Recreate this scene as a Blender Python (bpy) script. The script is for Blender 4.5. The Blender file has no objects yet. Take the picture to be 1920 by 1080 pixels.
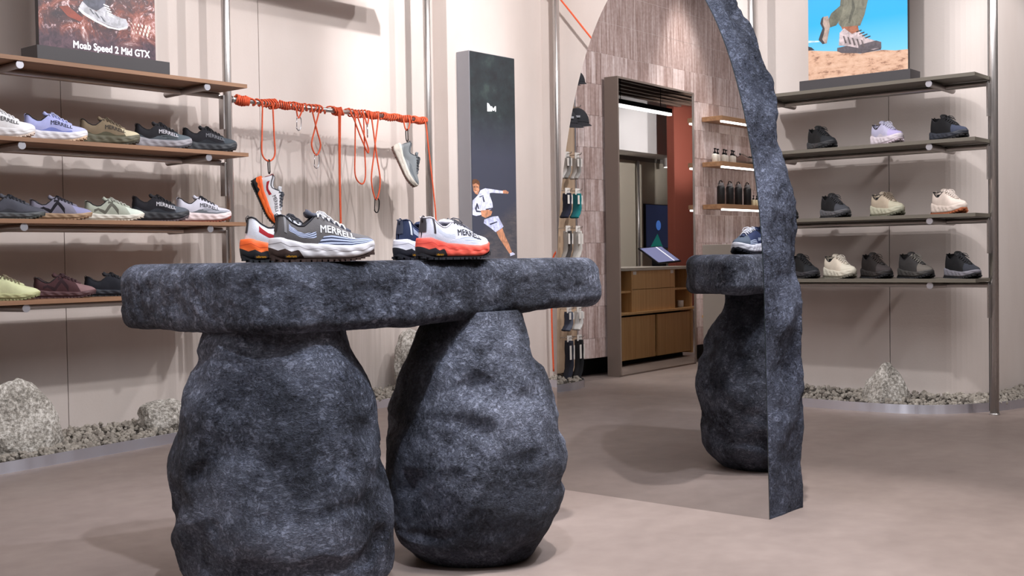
import bpy, bmesh, math, random
import numpy as np
from mathutils import Vector, Matrix, noise

SC = bpy.context.scene
COL = SC.collection
PI = math.pi
random.seed(7)
RNG = np.random.default_rng(7)

# ------------------------------------------------------------------ camera
CAM_H, YAW, PITCH, ROLL, FPX = 0.90, math.radians(49.95), math.radians(1.55), math.radians(-.87), 2195.0
fw = Vector((math.sin(YAW) * math.cos(PITCH), math.cos(YAW) * math.cos(PITCH), -math.sin(PITCH)))
rt0 = Vector((math.cos(YAW), -math.sin(YAW), 0)); up0 = rt0.cross(fw)
rt = rt0 * math.cos(ROLL) + up0 * math.sin(ROLL); up = up0 * math.cos(ROLL) - rt0 * math.sin(ROLL)
cam_d = bpy.data.cameras.new('camera'); cam = bpy.data.objects.new('camera', cam_d); COL.objects.link(cam)
cam.matrix_world = Matrix(((rt.x, up.x, -fw.x, 0), (rt.y, up.y, -fw.y, 0), (rt.z, up.z, -fw.z, CAM_H), (0, 0, 0, 1)))
cam_d.sensor_width = 36; cam_d.lens = FPX / 1920 * 36; cam_d.clip_start = .05; cam_d.clip_end = 100
SC.camera = cam

# ------------------------------------------------------------------ world, lights, exposure
SC.view_settings.view_transform = 'Standard'; SC.view_settings.look = 'None'
SC.view_settings.gamma = 1; SC.view_settings.use_curve_mapping = False
SC.view_settings.exposure = 0.2
SC.cycles.caustics_reflective = True; SC.cycles.blur_glossy = 1.0; SC.cycles.sample_clamp_indirect = 6.0; SC.cycles.caustics_refractive = False
SC.cycles.max_bounces = 9; SC.cycles.glossy_bounces = 6
W = bpy.data.worlds.new('store_ambience'); SC.world = W; W.use_nodes = True
W.node_tree.nodes['Background'].inputs[0].default_value = (.9, .93, 1, 1)
W.node_tree.nodes['Background'].inputs[1].default_value = .17


def lamp_spot(loc, aim, power, size=70, radius=.05, col=(1, .95, .9), blend=.6):
    d = bpy.data.lights.new('track_or_fill_spot', 'SPOT'); d.energy = power; d.spot_size = math.radians(size)
    d.spot_blend = blend; d.shadow_soft_size = radius; d.color = col
    o = bpy.data.objects.new('track_or_fill_spot', d); COL.objects.link(o); o.location = loc
    o.rotation_euler = (Vector(aim) - Vector(loc)).to_track_quat('-Z', 'Y').to_euler()
    return o


def lamp_area(loc, power, sx, sy, col=(1, .96, .93), aim=None):
    d = bpy.data.lights.new('overhead_fill_light', 'AREA'); d.shape = 'RECTANGLE'; d.size = sx; d.size_y = sy
    d.energy = power; d.color = col
    o = bpy.data.objects.new('overhead_fill_light', d); COL.objects.link(o); o.location = loc
    if aim:
        o.rotation_euler = (Vector(aim) - Vector(loc)).to_track_quat('-Z', 'Y').to_euler()
    return o


NEU = (1, .965, .965)
lamp_spot((5.2, 2.0, 3.62), (3.4, 5.45, 2.05), 205, 60, col=NEU)
lamp_spot((3.4, 1.7, 3.62), (2.5, 5.45, 2.1), 230, 60, col=NEU)
lamp_spot((6.0, 2.8, 3.62), (4.9, 5.45, 2.0), 125, 62, col=NEU)
lamp_spot((4.3, 4.3, 3.62), (6.65, 2.7, 2.1), 135, 62, col=NEU)
lamp_spot((3.9, 2.3, 3.62), (6.65, 2.9, 1.8), 150, 60, col=NEU)
lamp_spot((4.6, 2.8, 3.62), (6.4, 5.3, 1.9), 400, 62, col=NEU)
lamp_spot((6.3, .3, 3.62), (7.3, 2.2, 1.3), 300, 48, col=NEU)  # spot added to brighten the wall that turns away past the last post
lamp_spot((1.25, 1.15, 3.62), (2.05, 2.5, .9), 270, 38, col=(.88, .94, 1.06), blend=.8)
lamp_spot((3.3, .75, 3.62), (2.75, 2.3, .6), 240, 50, col=(.88, .94, 1.06))
lamp_spot((2.5, 1.3, 3.62), (3.25, 1.7, 0), 400, 40, col=NEU, blend=.5)  # added spot, stands in for light the arched mirror throws on the floor
lamp_spot((.2, 2.2, 3.62), (.1, 5.05, 2.2), 330, 60, col=NEU)
lamp_spot((-2.6, 2.8, 3.62), (-2.0, 5.05, 1.6), 110, col=NEU)
lamp_spot((-1.0, 4.78, 3.5), (-1.2, 4.50, .3), 260, 60, col=(1, .95, .9))  # unseen spot added to brighten the staff side of the cash desk
lamp_spot((2.4, 3.4, 3.62), (.0, 4.95, 1.2), 170, 50, col=NEU)  # spot added to lift the side of the framed mirror
lamp_spot((-8.6, 2.6, 3.2), (-10.6, -.2, 1.5), 620, 80, col=NEU)  # this spot and the next are added to light the far end
lamp_spot((-10.5, 1.9, 2.5), (-10.8, -.2, 3.2), 160, 95, col=NEU)
lamp_area((3.3, 1.6, 3.6), 145, 4.0, 4.0, col=(.97, .97, 1))  # unseen soft fill added for general brightness, not a real ceiling panel
lamp_area((-1.5, 2.2, 3.6), 70, 3.0, 2.4, col=(.97, .97, 1))  # second added fill, over the tiled wall side


# ------------------------------------------------------------------ helpers: colour, nodes


def lin(r, g, b):
    f = lambda c: (c / 255 / 12.92) if c / 255 <= .04045 else ((c / 255 + .055) / 1.055) ** 2.4
    return (f(r), f(g), f(b), 1)


class NT:
    def __init__(s, name, rough=.6, metal=0.0, color=(128, 128, 128), spec=None):
        s.m = bpy.data.materials.new(name); s.m.use_nodes = True
        s.t = s.m.node_tree; s.N = s.t.nodes; s.b = s.N['Principled BSDF']
        s.set(s.b, 'Roughness', rough); s.set(s.b, 'Metallic', metal); s.set(s.b, 'Base Color', lin(*color))
        if spec is not None: s.set(s.b, 'Specular IOR Level', spec)

    def set(s, n, k, v):
        i = n.inputs[k]
        if isinstance(v, bpy.types.NodeSocket): s.t.links.new(v, i)
        else: i.default_value = v

    def node(s, typ, out=0, **kw):
        n = s.N.new(typ)
        for k, v in kw.items():
            if k.startswith('i_'): s.set(n, int(k[2:]) if k[2:].isdigit() else k[2:].replace('_', ' '), v)
            else: setattr(n, k, v)
        return n.outputs[out]

    def coord(s, w='Object'): return s.node('ShaderNodeTexCoord', out=w)

    def m_(s, op, a, b=0.0, c=0.0): return s.node('ShaderNodeMath', operation=op, i_0=a, i_1=b, i_2=c)
    def add(s, a, b): return s.m_('ADD', a, b)
    def sub(s, a, b): return s.m_('SUBTRACT', a, b)
    def mul(s, a, b): return s.m_('MULTIPLY', a, b)
    def gt(s, a, b): return s.m_('GREATER_THAN', a, b)
    def lt(s, a, b): return s.m_('LESS_THAN', a, b)
    def mx(s, *a):
        r = a[0]
        for q in a[1:]: r = s.m_('MAXIMUM', r, q)
        return r
    def mapping(s, v, scale=(1, 1, 1), loc=(0, 0, 0)): return s.node('ShaderNodeMapping', i_Vector=v, i_Scale=scale, i_Location=loc)
    def noise(s, v, scale=5, detail=4, rough=.5, out='Fac', dist=0):
        return s.node('ShaderNodeTexNoise', out=out, i_Vector=v, i_Scale=scale, i_Detail=detail, i_Roughness=rough, i_Distortion=dist)
    def ramp(s, f, stops):
        n = s.N.new('ShaderNodeValToRGB'); s.t.links.new(f, n.inputs[0]); e = n.color_ramp.elements
        while len(e) < len(stops): e.new(.5)
        for q, (p, c) in zip(e, stops): q.position = p; q.color = lin(*c) if len(c) == 3 else c
        return n.outputs[0]
    def mix(s, f, a, b):
        n = s.N.new('ShaderNodeMix'); n.data_type = 'RGBA'
        for k, v in ((0, f), (6, a), (7, b)): s.set(n, k, lin(*v) if isinstance(v, tuple) and len(v) == 3 else v)
        return n.outputs[2]
    def maprange(s, v, a, b, c=0.0, d=1.0):
        return s.node('ShaderNodeMapRange', i_0=v, i_1=a, i_2=b, i_3=c, i_4=d)
    def bump(s, h, strength=.3, dist=.01):
        s.set(s.b, 'Normal', s.node('ShaderNodeBump', i_Height=h, i_Strength=strength, i_Distance=dist))
    def color(s, c): s.set(s.b, 'Base Color', c)
    def sep(s, v):
        n = s.N.new('ShaderNodeSeparateXYZ'); s.t.links.new(v, n.inputs[0]); return n.outputs
    def emit(s, c, st):
        s.set(s.b, 'Emission Color', lin(*c) if isinstance(c, tuple) else c); s.set(s.b, 'Emission Strength', st)


_mc = {}


def plain(name, color, rough=.6, metal=0.0, spec=None):
    k = (name, color, rough, metal)
    if k not in _mc: _mc[k] = NT(name, rough, metal, color, spec).m
    return _mc[k]


def glow(name, color, st):
    k = (name, color, st)
    if k not in _mc:
        n = NT(name, .5, 0, color); n.emit(color, st); _mc[k] = n.m
    return _mc[k]

# ------------------------------------------------------------------ helpers: meshes


class MB:
    def __init__(s): s.v = []; s.f = []

    def add(s, vs, fs):
        o = len(s.v); s.v += [tuple(map(float, p)) for p in vs]; s.f += [tuple(i + o for i in f) for f in fs]; return s

    def box(s, x0, x1, y0, y1, z0, z1, M=None, bev=0.0):
        if bev:
            bm = bmesh.new(); bmesh.ops.create_cube(bm, size=1)
            for v in bm.verts: v.co = Vector(((x0 + x1) / 2 + v.co.x * (x1 - x0), (y0 + y1) / 2 + v.co.y * (y1 - y0), (z0 + z1) / 2 + v.co.z * (z1 - z0)))
            bmesh.ops.bevel(bm, geom=bm.edges[:], offset=bev, segments=2, affect='EDGES', profile=.5)
            bm.verts.index_update()
            vs = [v.co.copy() for v in bm.verts]; fs = [tuple(v.index for v in f.verts) for f in bm.faces]; bm.free()
        else:
            vs = [Vector(p) for p in ((x0, y0, z0), (x1, y0, z0), (x1, y1, z0), (x0, y1, z0), (x0, y0, z1), (x1, y0, z1), (x1, y1, z1), (x0, y1, z1))]
            fs = [(0, 3, 2, 1), (4, 5, 6, 7), (0, 1, 5, 4), (1, 2, 6, 5), (2, 3, 7, 6), (3, 0, 4, 7)]
        if M: vs = [M @ v for v in vs]
        return s.add(vs, fs)

    def tube(s, pts, r, n=8, closed=False, flat=1.0):
        P = [Vector(p) for p in pts]; m = len(P); rs = r if hasattr(r, '__len__') else [r] * m
        vs = []; prev = None
        for i, p in enumerate(P):
            t = (P[(i + 1) % m] - P[i - 1]) if closed else (P[min(i + 1, m - 1)] - P[max(i - 1, 0)])
            if t.length < 1e-9: t = Vector((0, 0, 1))
            t.normalize()
            if prev is None:
                a = Vector((0, 0, 1)) if abs(t.z) < .9 else Vector((1, 0, 0))
                u = t.cross(a).normalized()
            else:
                u = (prev - t * prev.dot(t)).normalized()
            prev = u; w = t.cross(u)
            for k in range(n):
                an = 2 * PI * k / n
                vs.append(p + (u * math.cos(an) + w * math.sin(an) * flat) * rs[i])
        fs = []
        for i in range(m if closed else m - 1):
            j = (i + 1) % m
            for k in range(n):
                q = (k + 1) % n
                fs.append((i * n + k, i * n + q, j * n + q, j * n + k))
        if not closed: fs += [tuple(range(n - 1, -1, -1)), tuple((m - 1) * n + k for k in range(n))]
        return s.add(vs, fs)

    def lathe(s, prof, n=20, c=(0, 0, 0)):
        vs = []; m = len(prof)
        for r, z in prof:
            for k in range(n):
                a = 2 * PI * k / n; vs.append((c[0] + r * math.cos(a), c[1] + r * math.sin(a), c[2] + z))
        fs = [(i * n + k, i * n + (k + 1) % n, (i + 1) * n + (k + 1) % n, (i + 1) * n + k) for i in range(m - 1) for k in range(n)]
        fs += [tuple(range(n - 1, -1, -1)), tuple((m - 1) * n + k for k in range(n))]
        return s.add(vs, fs)

    def grid(s, G, closed_u=False, closed_v=False):
        a, b = len(G), len(G[0]); vs = [p for row in G for p in row]; fs = []
        for i in range(a if closed_u else a - 1):
            for j in range(b if closed_v else b - 1):
                i2, j2 = (i + 1) % a, (j + 1) % b
                fs.append((i * b + j, i2 * b + j, i2 * b + j2, i * b + j2))
        return s.add(vs, fs)

    def mesh(s, name, smooth=False):
        me = bpy.data.meshes.new(name); me.from_pydata(s.v, [], s.f); me.update()
        if smooth: me.polygons.foreach_set('use_smooth', [True] * len(me.polygons))
        return me

    def ob(s, name, mat, parent=None, smooth=False, **kw): return ob(name, s.mesh(name, smooth), mat, parent, **kw)


def ob(name, me, mat=None, parent=None, loc=None, rot=None, label=None):
    o = bpy.data.objects.new(name, me); COL.objects.link(o)
    if parent: o.parent = parent
    if loc is not None: o.location = loc
    if rot is not None: o.rotation_euler = rot
    if mat is not None and me is not None:
        if len(me.materials) == 0: me.materials.append(None)
        o.material_slots[0].link = 'OBJECT'; o.material_slots[0].material = mat
    if label: o['label'] = label
    return o


def tag(o, label, cat, group=None, kind=None):
    if label: o['label'] = label
    if cat: o['category'] = cat
    if group: o['group'] = group
    if kind: o['kind'] = kind
    return o


def thing(name, label, cat, loc=(0, 0, 0), rz=0.0, group=None):
    o = bpy.data.objects.new(name, None); COL.objects.link(o); o.location = loc; o.rotation_euler = (0, 0, rz)
    o.empty_display_size = .05
    return tag(o, label, cat, group)


def struct(o): o['kind'] = 'structure'; return o


def copy_tree(o, parent=None):
    c = o.copy(); COL.objects.link(c); c.parent = parent
    for ch in [q for q in o.children]: copy_tree(ch, c)
    return c


def text_mesh(txt, size, extrude=0.0, align='LEFT', bold=0.0, spacing=1.0):
    cu = bpy.data.curves.new('lettering', 'FONT'); cu.body = txt; cu.size = size; cu.extrude = extrude; cu.align_x = align
    cu.space_character = spacing; cu.resolution_u = 3
    o = bpy.data.objects.new('lettering_source', cu); COL.objects.link(o)
    dg = bpy.context.evaluated_depsgraph_get(); me = bpy.data.meshes.new_from_object(o.evaluated_get(dg))
    bpy.data.objects.remove(o); bpy.data.curves.remove(cu); me.materials.clear()
    if bold:      # heavier strokes: the same outline again, nudged
        vs = [v.co.copy() for v in me.vertices]; fs = [tuple(p.vertices) for p in me.polygons]; m = MB()
        for dx, dy in ((-bold, 0), (bold, 0), (0, bold), (0, -bold)): m.add([(v.x + dx, v.y + dy, v.z) for v in vs], fs)
        me = m.mesh('lettering')
    return me

# ------------------------------------------------------------------ shared materials


def wall_material():
    n = NT('limewashed_plaster', .85, spec=.2); P = n.node('ShaderNodeNewGeometry', out='Position'); x = n.sep(P)
    c = n.noise(n.mapping(P, (1.2, 1.2, .5)), 2.0, 4)
    base = n.ramp(c, [(.3, (204, 193, 187)), (.7, (214, 205, 200))])
    xy = n.add(x[0], 0.0)
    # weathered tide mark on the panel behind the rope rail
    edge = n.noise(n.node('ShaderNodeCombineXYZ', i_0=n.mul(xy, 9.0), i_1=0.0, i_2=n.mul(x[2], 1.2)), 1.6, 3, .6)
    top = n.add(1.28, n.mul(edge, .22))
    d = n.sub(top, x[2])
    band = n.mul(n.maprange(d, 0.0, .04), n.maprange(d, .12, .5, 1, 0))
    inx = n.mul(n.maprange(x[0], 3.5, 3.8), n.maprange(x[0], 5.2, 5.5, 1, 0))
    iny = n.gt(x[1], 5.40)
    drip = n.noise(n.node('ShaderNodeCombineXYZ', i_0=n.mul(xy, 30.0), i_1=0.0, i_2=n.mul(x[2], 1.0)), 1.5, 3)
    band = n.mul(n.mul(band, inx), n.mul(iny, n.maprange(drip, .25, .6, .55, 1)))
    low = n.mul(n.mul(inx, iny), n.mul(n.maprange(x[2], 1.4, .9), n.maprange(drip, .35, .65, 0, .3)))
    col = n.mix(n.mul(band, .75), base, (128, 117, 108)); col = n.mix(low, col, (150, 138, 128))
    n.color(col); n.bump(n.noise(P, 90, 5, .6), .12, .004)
    return n.m


def floor_material():
    n = NT('microcement', .42, spec=.35); P = n.node('ShaderNodeNewGeometry', out='Position')
    c = n.add(n.mul(n.noise(n.mapping(P, (1, 2.2, 1)), .9, 5, .6), .7), n.mul(n.noise(P, 14, 3), .3))
    n.color(n.ramp(c, [(.32, (127, 113, 107)), (.7, (150, 135, 128))]))
    n.set(n.b, 'Roughness', n.maprange(n.noise(P, 3, 4), .3, .7, .36, .5)); n.bump(n.noise(P, 60, 3), .03, .003)
    return n.m


def stone_material(name, dark=(12, 14, 23), mid=(74, 78, 95), light=(144, 149, 166), deep=.72):
    n = NT(name, .82, spec=.28); P = n.coord('Object')

    def strokes(rot, sc):
        q = n.node('ShaderNodeMapping', i_Vector=P, i_Rotation=rot, i_Scale=sc); return n.noise(q, 1.0, 5, .62, dist=.5)
    sa = strokes((.25, .3, .5), (34, 34, 90)); sb = strokes((.7, -.7, .2), (90, 42, 36)); sc = strokes((-.6, .5, 1.0), (36, 88, 52))
    m1 = n.maprange(n.noise(P, 6.0, 2), .45, .55); m2 = n.maprange(n.noise(n.mapping(P, loc=(5, 2, 1)), 5.0, 2), .5, .6)
    mixv = lambda f, a, b: n.add(n.mul(a, n.sub(1.0, f)), n.mul(b, f))
    st = mixv(m2, mixv(m1, sa, sb), sc)
    crust = n.noise(P, 130, 5, .7); lump = n.noise(P, 42, 4, .65, dist=.3)
    patch = n.noise(n.mapping(P, loc=(1, 4, 2)), 5.2, 6, .6); big = n.noise(n.mapping(P, loc=(2, 9, 4)), 2.6, 4, .55)
    # thin cracks between trowel strokes, pits in crusty areas
    crack = n.maprange(n.m_('ABSOLUTE', n.sub(st, .5)), 0.0, .045, 1, 0)
    pit = n.maprange(n.add(n.mul(lump, .6), n.mul(crust, .4)), .38, .52, 1, 0)
    crusty = n.maprange(patch, .42, .58)
    base = n.mix(n.maprange(n.add(n.mul(st, .5), n.add(n.mul(patch, .40), n.mul(crust, .40))), .50, .80), mid, light)
    base = n.mix(n.maprange(n.add(n.mul(big, .6), n.mul(patch, .4)), .56, .44, 0, deep), base, (22, 24, 34))
    hole = n.mx(n.mul(crack, .52), n.mul(pit, n.maprange(crusty, 0, 1, .95, .35)))
    n.color(n.mix(n.mul(hole, .85), base, dark))
    n.bump(n.add(n.sub(n.mul(st, .5), n.mul(hole, .55)), n.add(n.mul(crust, .45), n.mul(lump, .6))), 1.0, .016)
    return n.m


def granite_material():
    n = NT('speckled_granite', .8); P = n.coord('Object')
    a = n.noise(P, 75, 3, .7); b = n.noise(P, 9, 4)
    n.color(n.ramp(n.add(n.mul(a, .75), n.mul(b, .35)), [(.36, (84, 80, 74)), (.52, (152, 147, 139)), (.68, (214, 210, 204))]))
    n.bump(n.add(a, b), .5, .012); return n.m


def gravel_material():
    n = NT('crushed_stone', .9); P = n.coord('Object')
    r = n.node('ShaderNodeObjectInfo', out='Random')
    c = n.ramp(n.add(n.mul(n.noise(P, 60, 3), .6), n.mul(r, .45)), [(.2, (108, 101, 93)), (.75, (172, 165, 155))])
    n.color(c); n.bump(n.noise(P, 120, 3), .3, .004); return n.m


def wood_material(name, a, b, axis=0, scale=1.0):
    n = NT(name, .55); P = n.coord('Object')
    sc = [38.0, 38.0, 38.0]; sc[axis] = 1.6
    f = n.noise(n.mapping(P, tuple(q * scale for q in sc)), 1.0, 5, .6, dist=.4)
    n.color(n.ramp(f, [(.3, a), (.7, b)])); n.bump(f, .06, .002); return n.m


def steel_material(name, col=(192, 188, 186), rough=.30, axis=2):
    n = NT(name, rough, .9, col); P = n.coord('Object')
    sc = [140.0, 140.0, 140.0]; sc[axis] = 2.0
    f = n.noise(n.mapping(P, tuple(sc)), 1.0, 3); n.set(n.b, 'Roughness', n.maprange(f, .3, .7, rough - .08, rough + .12)); return n.m


def tile_material():
    n = NT('striated_clay_tile', .6, spec=.35); P = n.coord('Object'); r = n.node('ShaderNodeObjectInfo', out='Random')
    Q = n.node('ShaderNodeCombineXYZ', i_0=n.add(n.mul(n.sep(P)[0], 1.0), n.mul(r, 37.0)), i_1=n.mul(r, 11.0), i_2=n.sep(P)[2])
    f = n.noise(n.mapping(Q, (48, 1, 3.2)), 1.0, 5, .62)
    g = n.noise(Q, 40, 4)
    k = n.add(n.add(n.mul(f, .6), n.mul(g, .18)), n.add(n.mul(r, .18), .09))
    n.color(n.ramp(k, [(.34, (116, 90, 83)), (.52, (166, 143, 137)), (.72, (214, 198, 195))]))
    n.bump(n.add(f, n.mul(g, .6)), .25, .004); return n.m


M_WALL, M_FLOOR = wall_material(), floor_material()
M_STONE = stone_material('dry_brushed_plaster_stone')
M_ARCH = stone_material('dry_brushed_arch_plaster', (16, 19, 30), (72, 77, 96), (132, 139, 160), .4)
M_GRANITE, M_GRAVEL = granite_material(), gravel_material()
M_OAK = wood_material('light_oak', (172, 132, 102), (200, 162, 130), 0)
M_OAKL = wood_material('honey_oak_veneer', (188, 142, 90), (214, 170, 116), 2)
M_OAKS = wood_material('shelf_oak', (120, 88, 66), (152, 115, 88), 0)
M_OLIVE = plain('olive_grey_laminate', (104, 98, 88), .5)
M_STEEL, M_STEELH = steel_material('brushed_steel'), steel_material('brushed_steel_tube', axis=0)
M_BRONZE = plain('bronze_lacquer', (132, 118, 110), .45, .2)
M_ROD = plain('satin_steel_rod', (176, 170, 168), .38, .85)
M_CAP = plain('satin_steel_cap', (196, 196, 204), .35, .8)
_a = NT('brushed_aluminium_edging', .34, .9, (222, 224, 236)); _a.set(_a.b, 'Anisotropic', .92); _tn = _a.N.new('ShaderNodeTangent'); _tn.direction_type = 'RADIAL'; _tn.axis = 'Z'
_a.t.links.new(_tn.outputs[0], _a.b.inputs['Tangent']); _a.set(_a.b, 'Anisotropic Rotation', .25)
_a.set(_a.b, 'Roughness', _a.maprange(_a.noise(_a.mapping(_a.coord('Object'), (14, 14, .5)), 1.0, 3), .3, .7, .26, .42)); M_ALU = _a.m
M_CHAR = plain('charcoal_laminate', (58, 55, 58), .55)
M_MIRROR = plain('mirror_silver', (205, 205, 205), 0.0, 1.0)
M_MEDGE = plain('mirror_edge', (40, 48, 50), .3)
M_ROPE = None


def rope_material():
    n = NT('orange_cord', .75); P = n.coord('Object')
    f = n.noise(P, 260, 2); n.color(n.ramp(f, [(.3, (198, 70, 36)), (.7, (222, 98, 58))])); n.bump(f, .3, .003); return n.m


M_ROPE = rope_material()

# ------------------------------------------------------------------ structure
MB().box(-14, 9.5, -5, 6.5, -.2, 0).ob('floor', M_FLOOR)['kind'] = 'structure'
MB().box(-14, 9.5, -5, 6.5, 3.7, 3.85).ob('ceiling', plain('matt_ceiling_paint', (196, 190, 186), .9))['kind'] = 'structure'


def wall_panels(root, cuts, T, z1=3.7, th=.12):
    """wall boards with fine open joints; T maps (along, depth) to the world"""
    for a, b in zip(cuts[:-1], cuts[1:]):
        m = MB(); a2, b2 = a + .002, b - .002
        q = [T(a2, 0), T(b2, 0), T(b2, th), T(a2, th)]
        vs = [(p[0], p[1], z) for z in (0, z1) for p in q]
        m.add(vs, [(0, 1, 5, 4), (1, 2, 6, 5), (2, 3, 7, 6), (3, 0, 4, 7), (4, 5, 6, 7), (3, 2, 1, 0)])
        m.ob('panel', M_WALL, root)


def empty_struct(name):
    o = bpy.data.objects.new(name, None); COL.objects.link(o); o['kind'] = 'structure'; return o


wl = empty_struct('wall_left')
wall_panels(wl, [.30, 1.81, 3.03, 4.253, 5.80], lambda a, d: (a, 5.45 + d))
MB().box(.30, 5.80, 5.57, 5.62, 0, 3.7).ob('backing', M_CHAR, wl)
MB().box(5.70, 6.86, 5.32, 5.62, 0, 3.7, bev=.004).ob('wall_corner', M_WALL)['kind'] = 'structure'
wr = empty_struct('wall_right')
wall_panels(wr, [-5.34, -3.98, -2.729], lambda a, d: (6.70 + d, -a))
MB().box(6.82, 6.88, 2.72, 5.34, 0, 3.7).ob('backing', M_CHAR, wr)
# the wall turns away beyond the last post
m = MB(); arc = [(6.70, 2.727), (6.70, 2.42)] + [(6.90 - .20 * math.cos(a), 2.40 - .20 * math.sin(a)) for a in np.linspace(0, PI / 2, 12)] + [(7.1, 2.20), (9.4, 2.20)]
m.grid([[(x, y, 0), (x, y, 3.7)] for x, y in arc] + [[(9.4, 2.727, 0), (9.4, 2.727, 3.7)], [(6.72, 2.727, 0), (6.72, 2.727, 3.7)]])
m.ob('wall_return', M_WALL, smooth=False)['kind'] = 'structure'
MB().box(-13.9, -13.7, -5, 6.5, 0, 3.7).ob('wall_far', M_WALL)['kind'] = 'structure'
MB().box(-13.7, 9.5, -4.9, -4.7, 0, 3.7).ob('wall_behind', M_WALL)['kind'] = 'structure'
MB().box(9.4, 9.55, -4.7, 6.4, 0, 3.7).ob('wall_entrance', plain('entrance_wall_paint', (150, 142, 136), .85))['kind'] = 'structure'

# tiled wall: a thick pier with a rounded end, tiles set one by one
tw = empty_struct('wall_tiled')
TY, TR, TX = 5.05, .30, .14          # face, corner radius, start of the straight run
ROW0, ROWH = .291, .2325


def tile_path(s):
    """s metres from the far side of the rounded end; returns point, tangent angle"""
    arc_l = TR * PI / 2
    if s < arc_l:
        a = s / TR; return TX + TR * math.cos(a), TY + TR - TR * math.sin(a), 1.5 * PI - a
    return TX - (s - arc_l), TY, PI


m = MB(); pts = [tile_path(s) for s in list(np.linspace(0, TR * PI / 2, 9)) + [4.2]]
m.grid([[(p[0] - .0014 * math.cos(p[2] + PI / 2), p[1] - .0014 * math.sin(p[2] + PI / 2), z) for z in (.145, 3.7)] for p in pts])
m.ob('grout_bed', plain('pale_grout', (214, 202, 196), .9), tw)
MB().box(-3.6, .30, 5.22, 5.6, 0, .16).ob('plinth', plain('black_plinth', (16, 15, 15), .7), tw)
M_TILE = tile_material()
tile_cache = {}


def tile_mesh(w, h):
    k = (round(w, 3), round(h, 3))
    if k not in tile_cache: tile_cache[k] = MB().box(-w / 2 + .0012, w / 2 - .0012, 0, .014, .0012, h - .0012, bev=0).mesh('tile')
    return tile_cache[k]


rest = MB(); placed = 0
widths = [.07, .10, .135, .17]
rows = [(ROW0 + ROWH * k, ROWH) for k in range(-1, 15)]
rows[0] = (.145, ROW0 - .145)
for rz, rh in rows:
    s = random.uniform(0, .05)
    while s < 3.9:
        w = random.choice(widths); c = tile_path(s + w / 2); seen = s < 2.9 and rz < 2.75
        rot = c[2] - PI
        jit = random.uniform(-.0002, .0022)
        nx, ny = math.cos(c[2] + PI / 2), math.sin(c[2] + PI / 2)
        if s < TR * PI / 2 + .02 and w > .06: w = .055; c = tile_path(s + w / 2); rot = c[2] - PI; nx, ny = math.cos(c[2] + PI / 2), math.sin(c[2] + PI / 2)
        if seen and placed < 300:
            ob('tile', tile_mesh(w, rh), M_TILE, tw, loc=(c[0] + nx * (jit), c[1] + ny * (jit), rz), rot=(0, 0, rot)); placed += 1
        else:
            rest.box(-w / 2 + .0012, w / 2 - .0012, 0, .014, .0012, rh - .0012, Matrix.Translation((c[0], c[1], rz)) @ Matrix.Rotation(rot, 4, 'Z'))
        s += w
rest.ob('tile_field', M_TILE, tw)['kind'] = 'stuff'

# ------------------------------------------------------------------ posts


def post(x, y, label):
    t = thing('steel_post', label, 'post', (x, y, 0), group='floor to ceiling steel posts')
    MB().lathe([(.0235, 0), (.0235, 3.7)], 24).ob('tube', M_STEEL, t, smooth=True)
    MB().lathe([(.028, 0), (.028, .006), (.0245, .010)], 24).ob('foot_plate', M_STEEL, t)
    MB().box(-.003, .003, .0225, .0275, .02, 3.6).ob('slot_strip', M_CHAR, t)
    return t


post(3.844, 5.20, 'brushed steel post between the oak shelves and the orange rope rail')
post(5.385, 5.20, 'brushed steel post at the low end of the orange rope rail')
post(6.62, 5.12, 'brushed steel post beside the tall runner light panel')
post(6.545, 3.53, 'brushed steel post behind the arched mirror')
post(6.524, 2.077, 'brushed steel post at the free end of the grey shelves')

# ------------------------------------------------------------------ gravel beds


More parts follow.
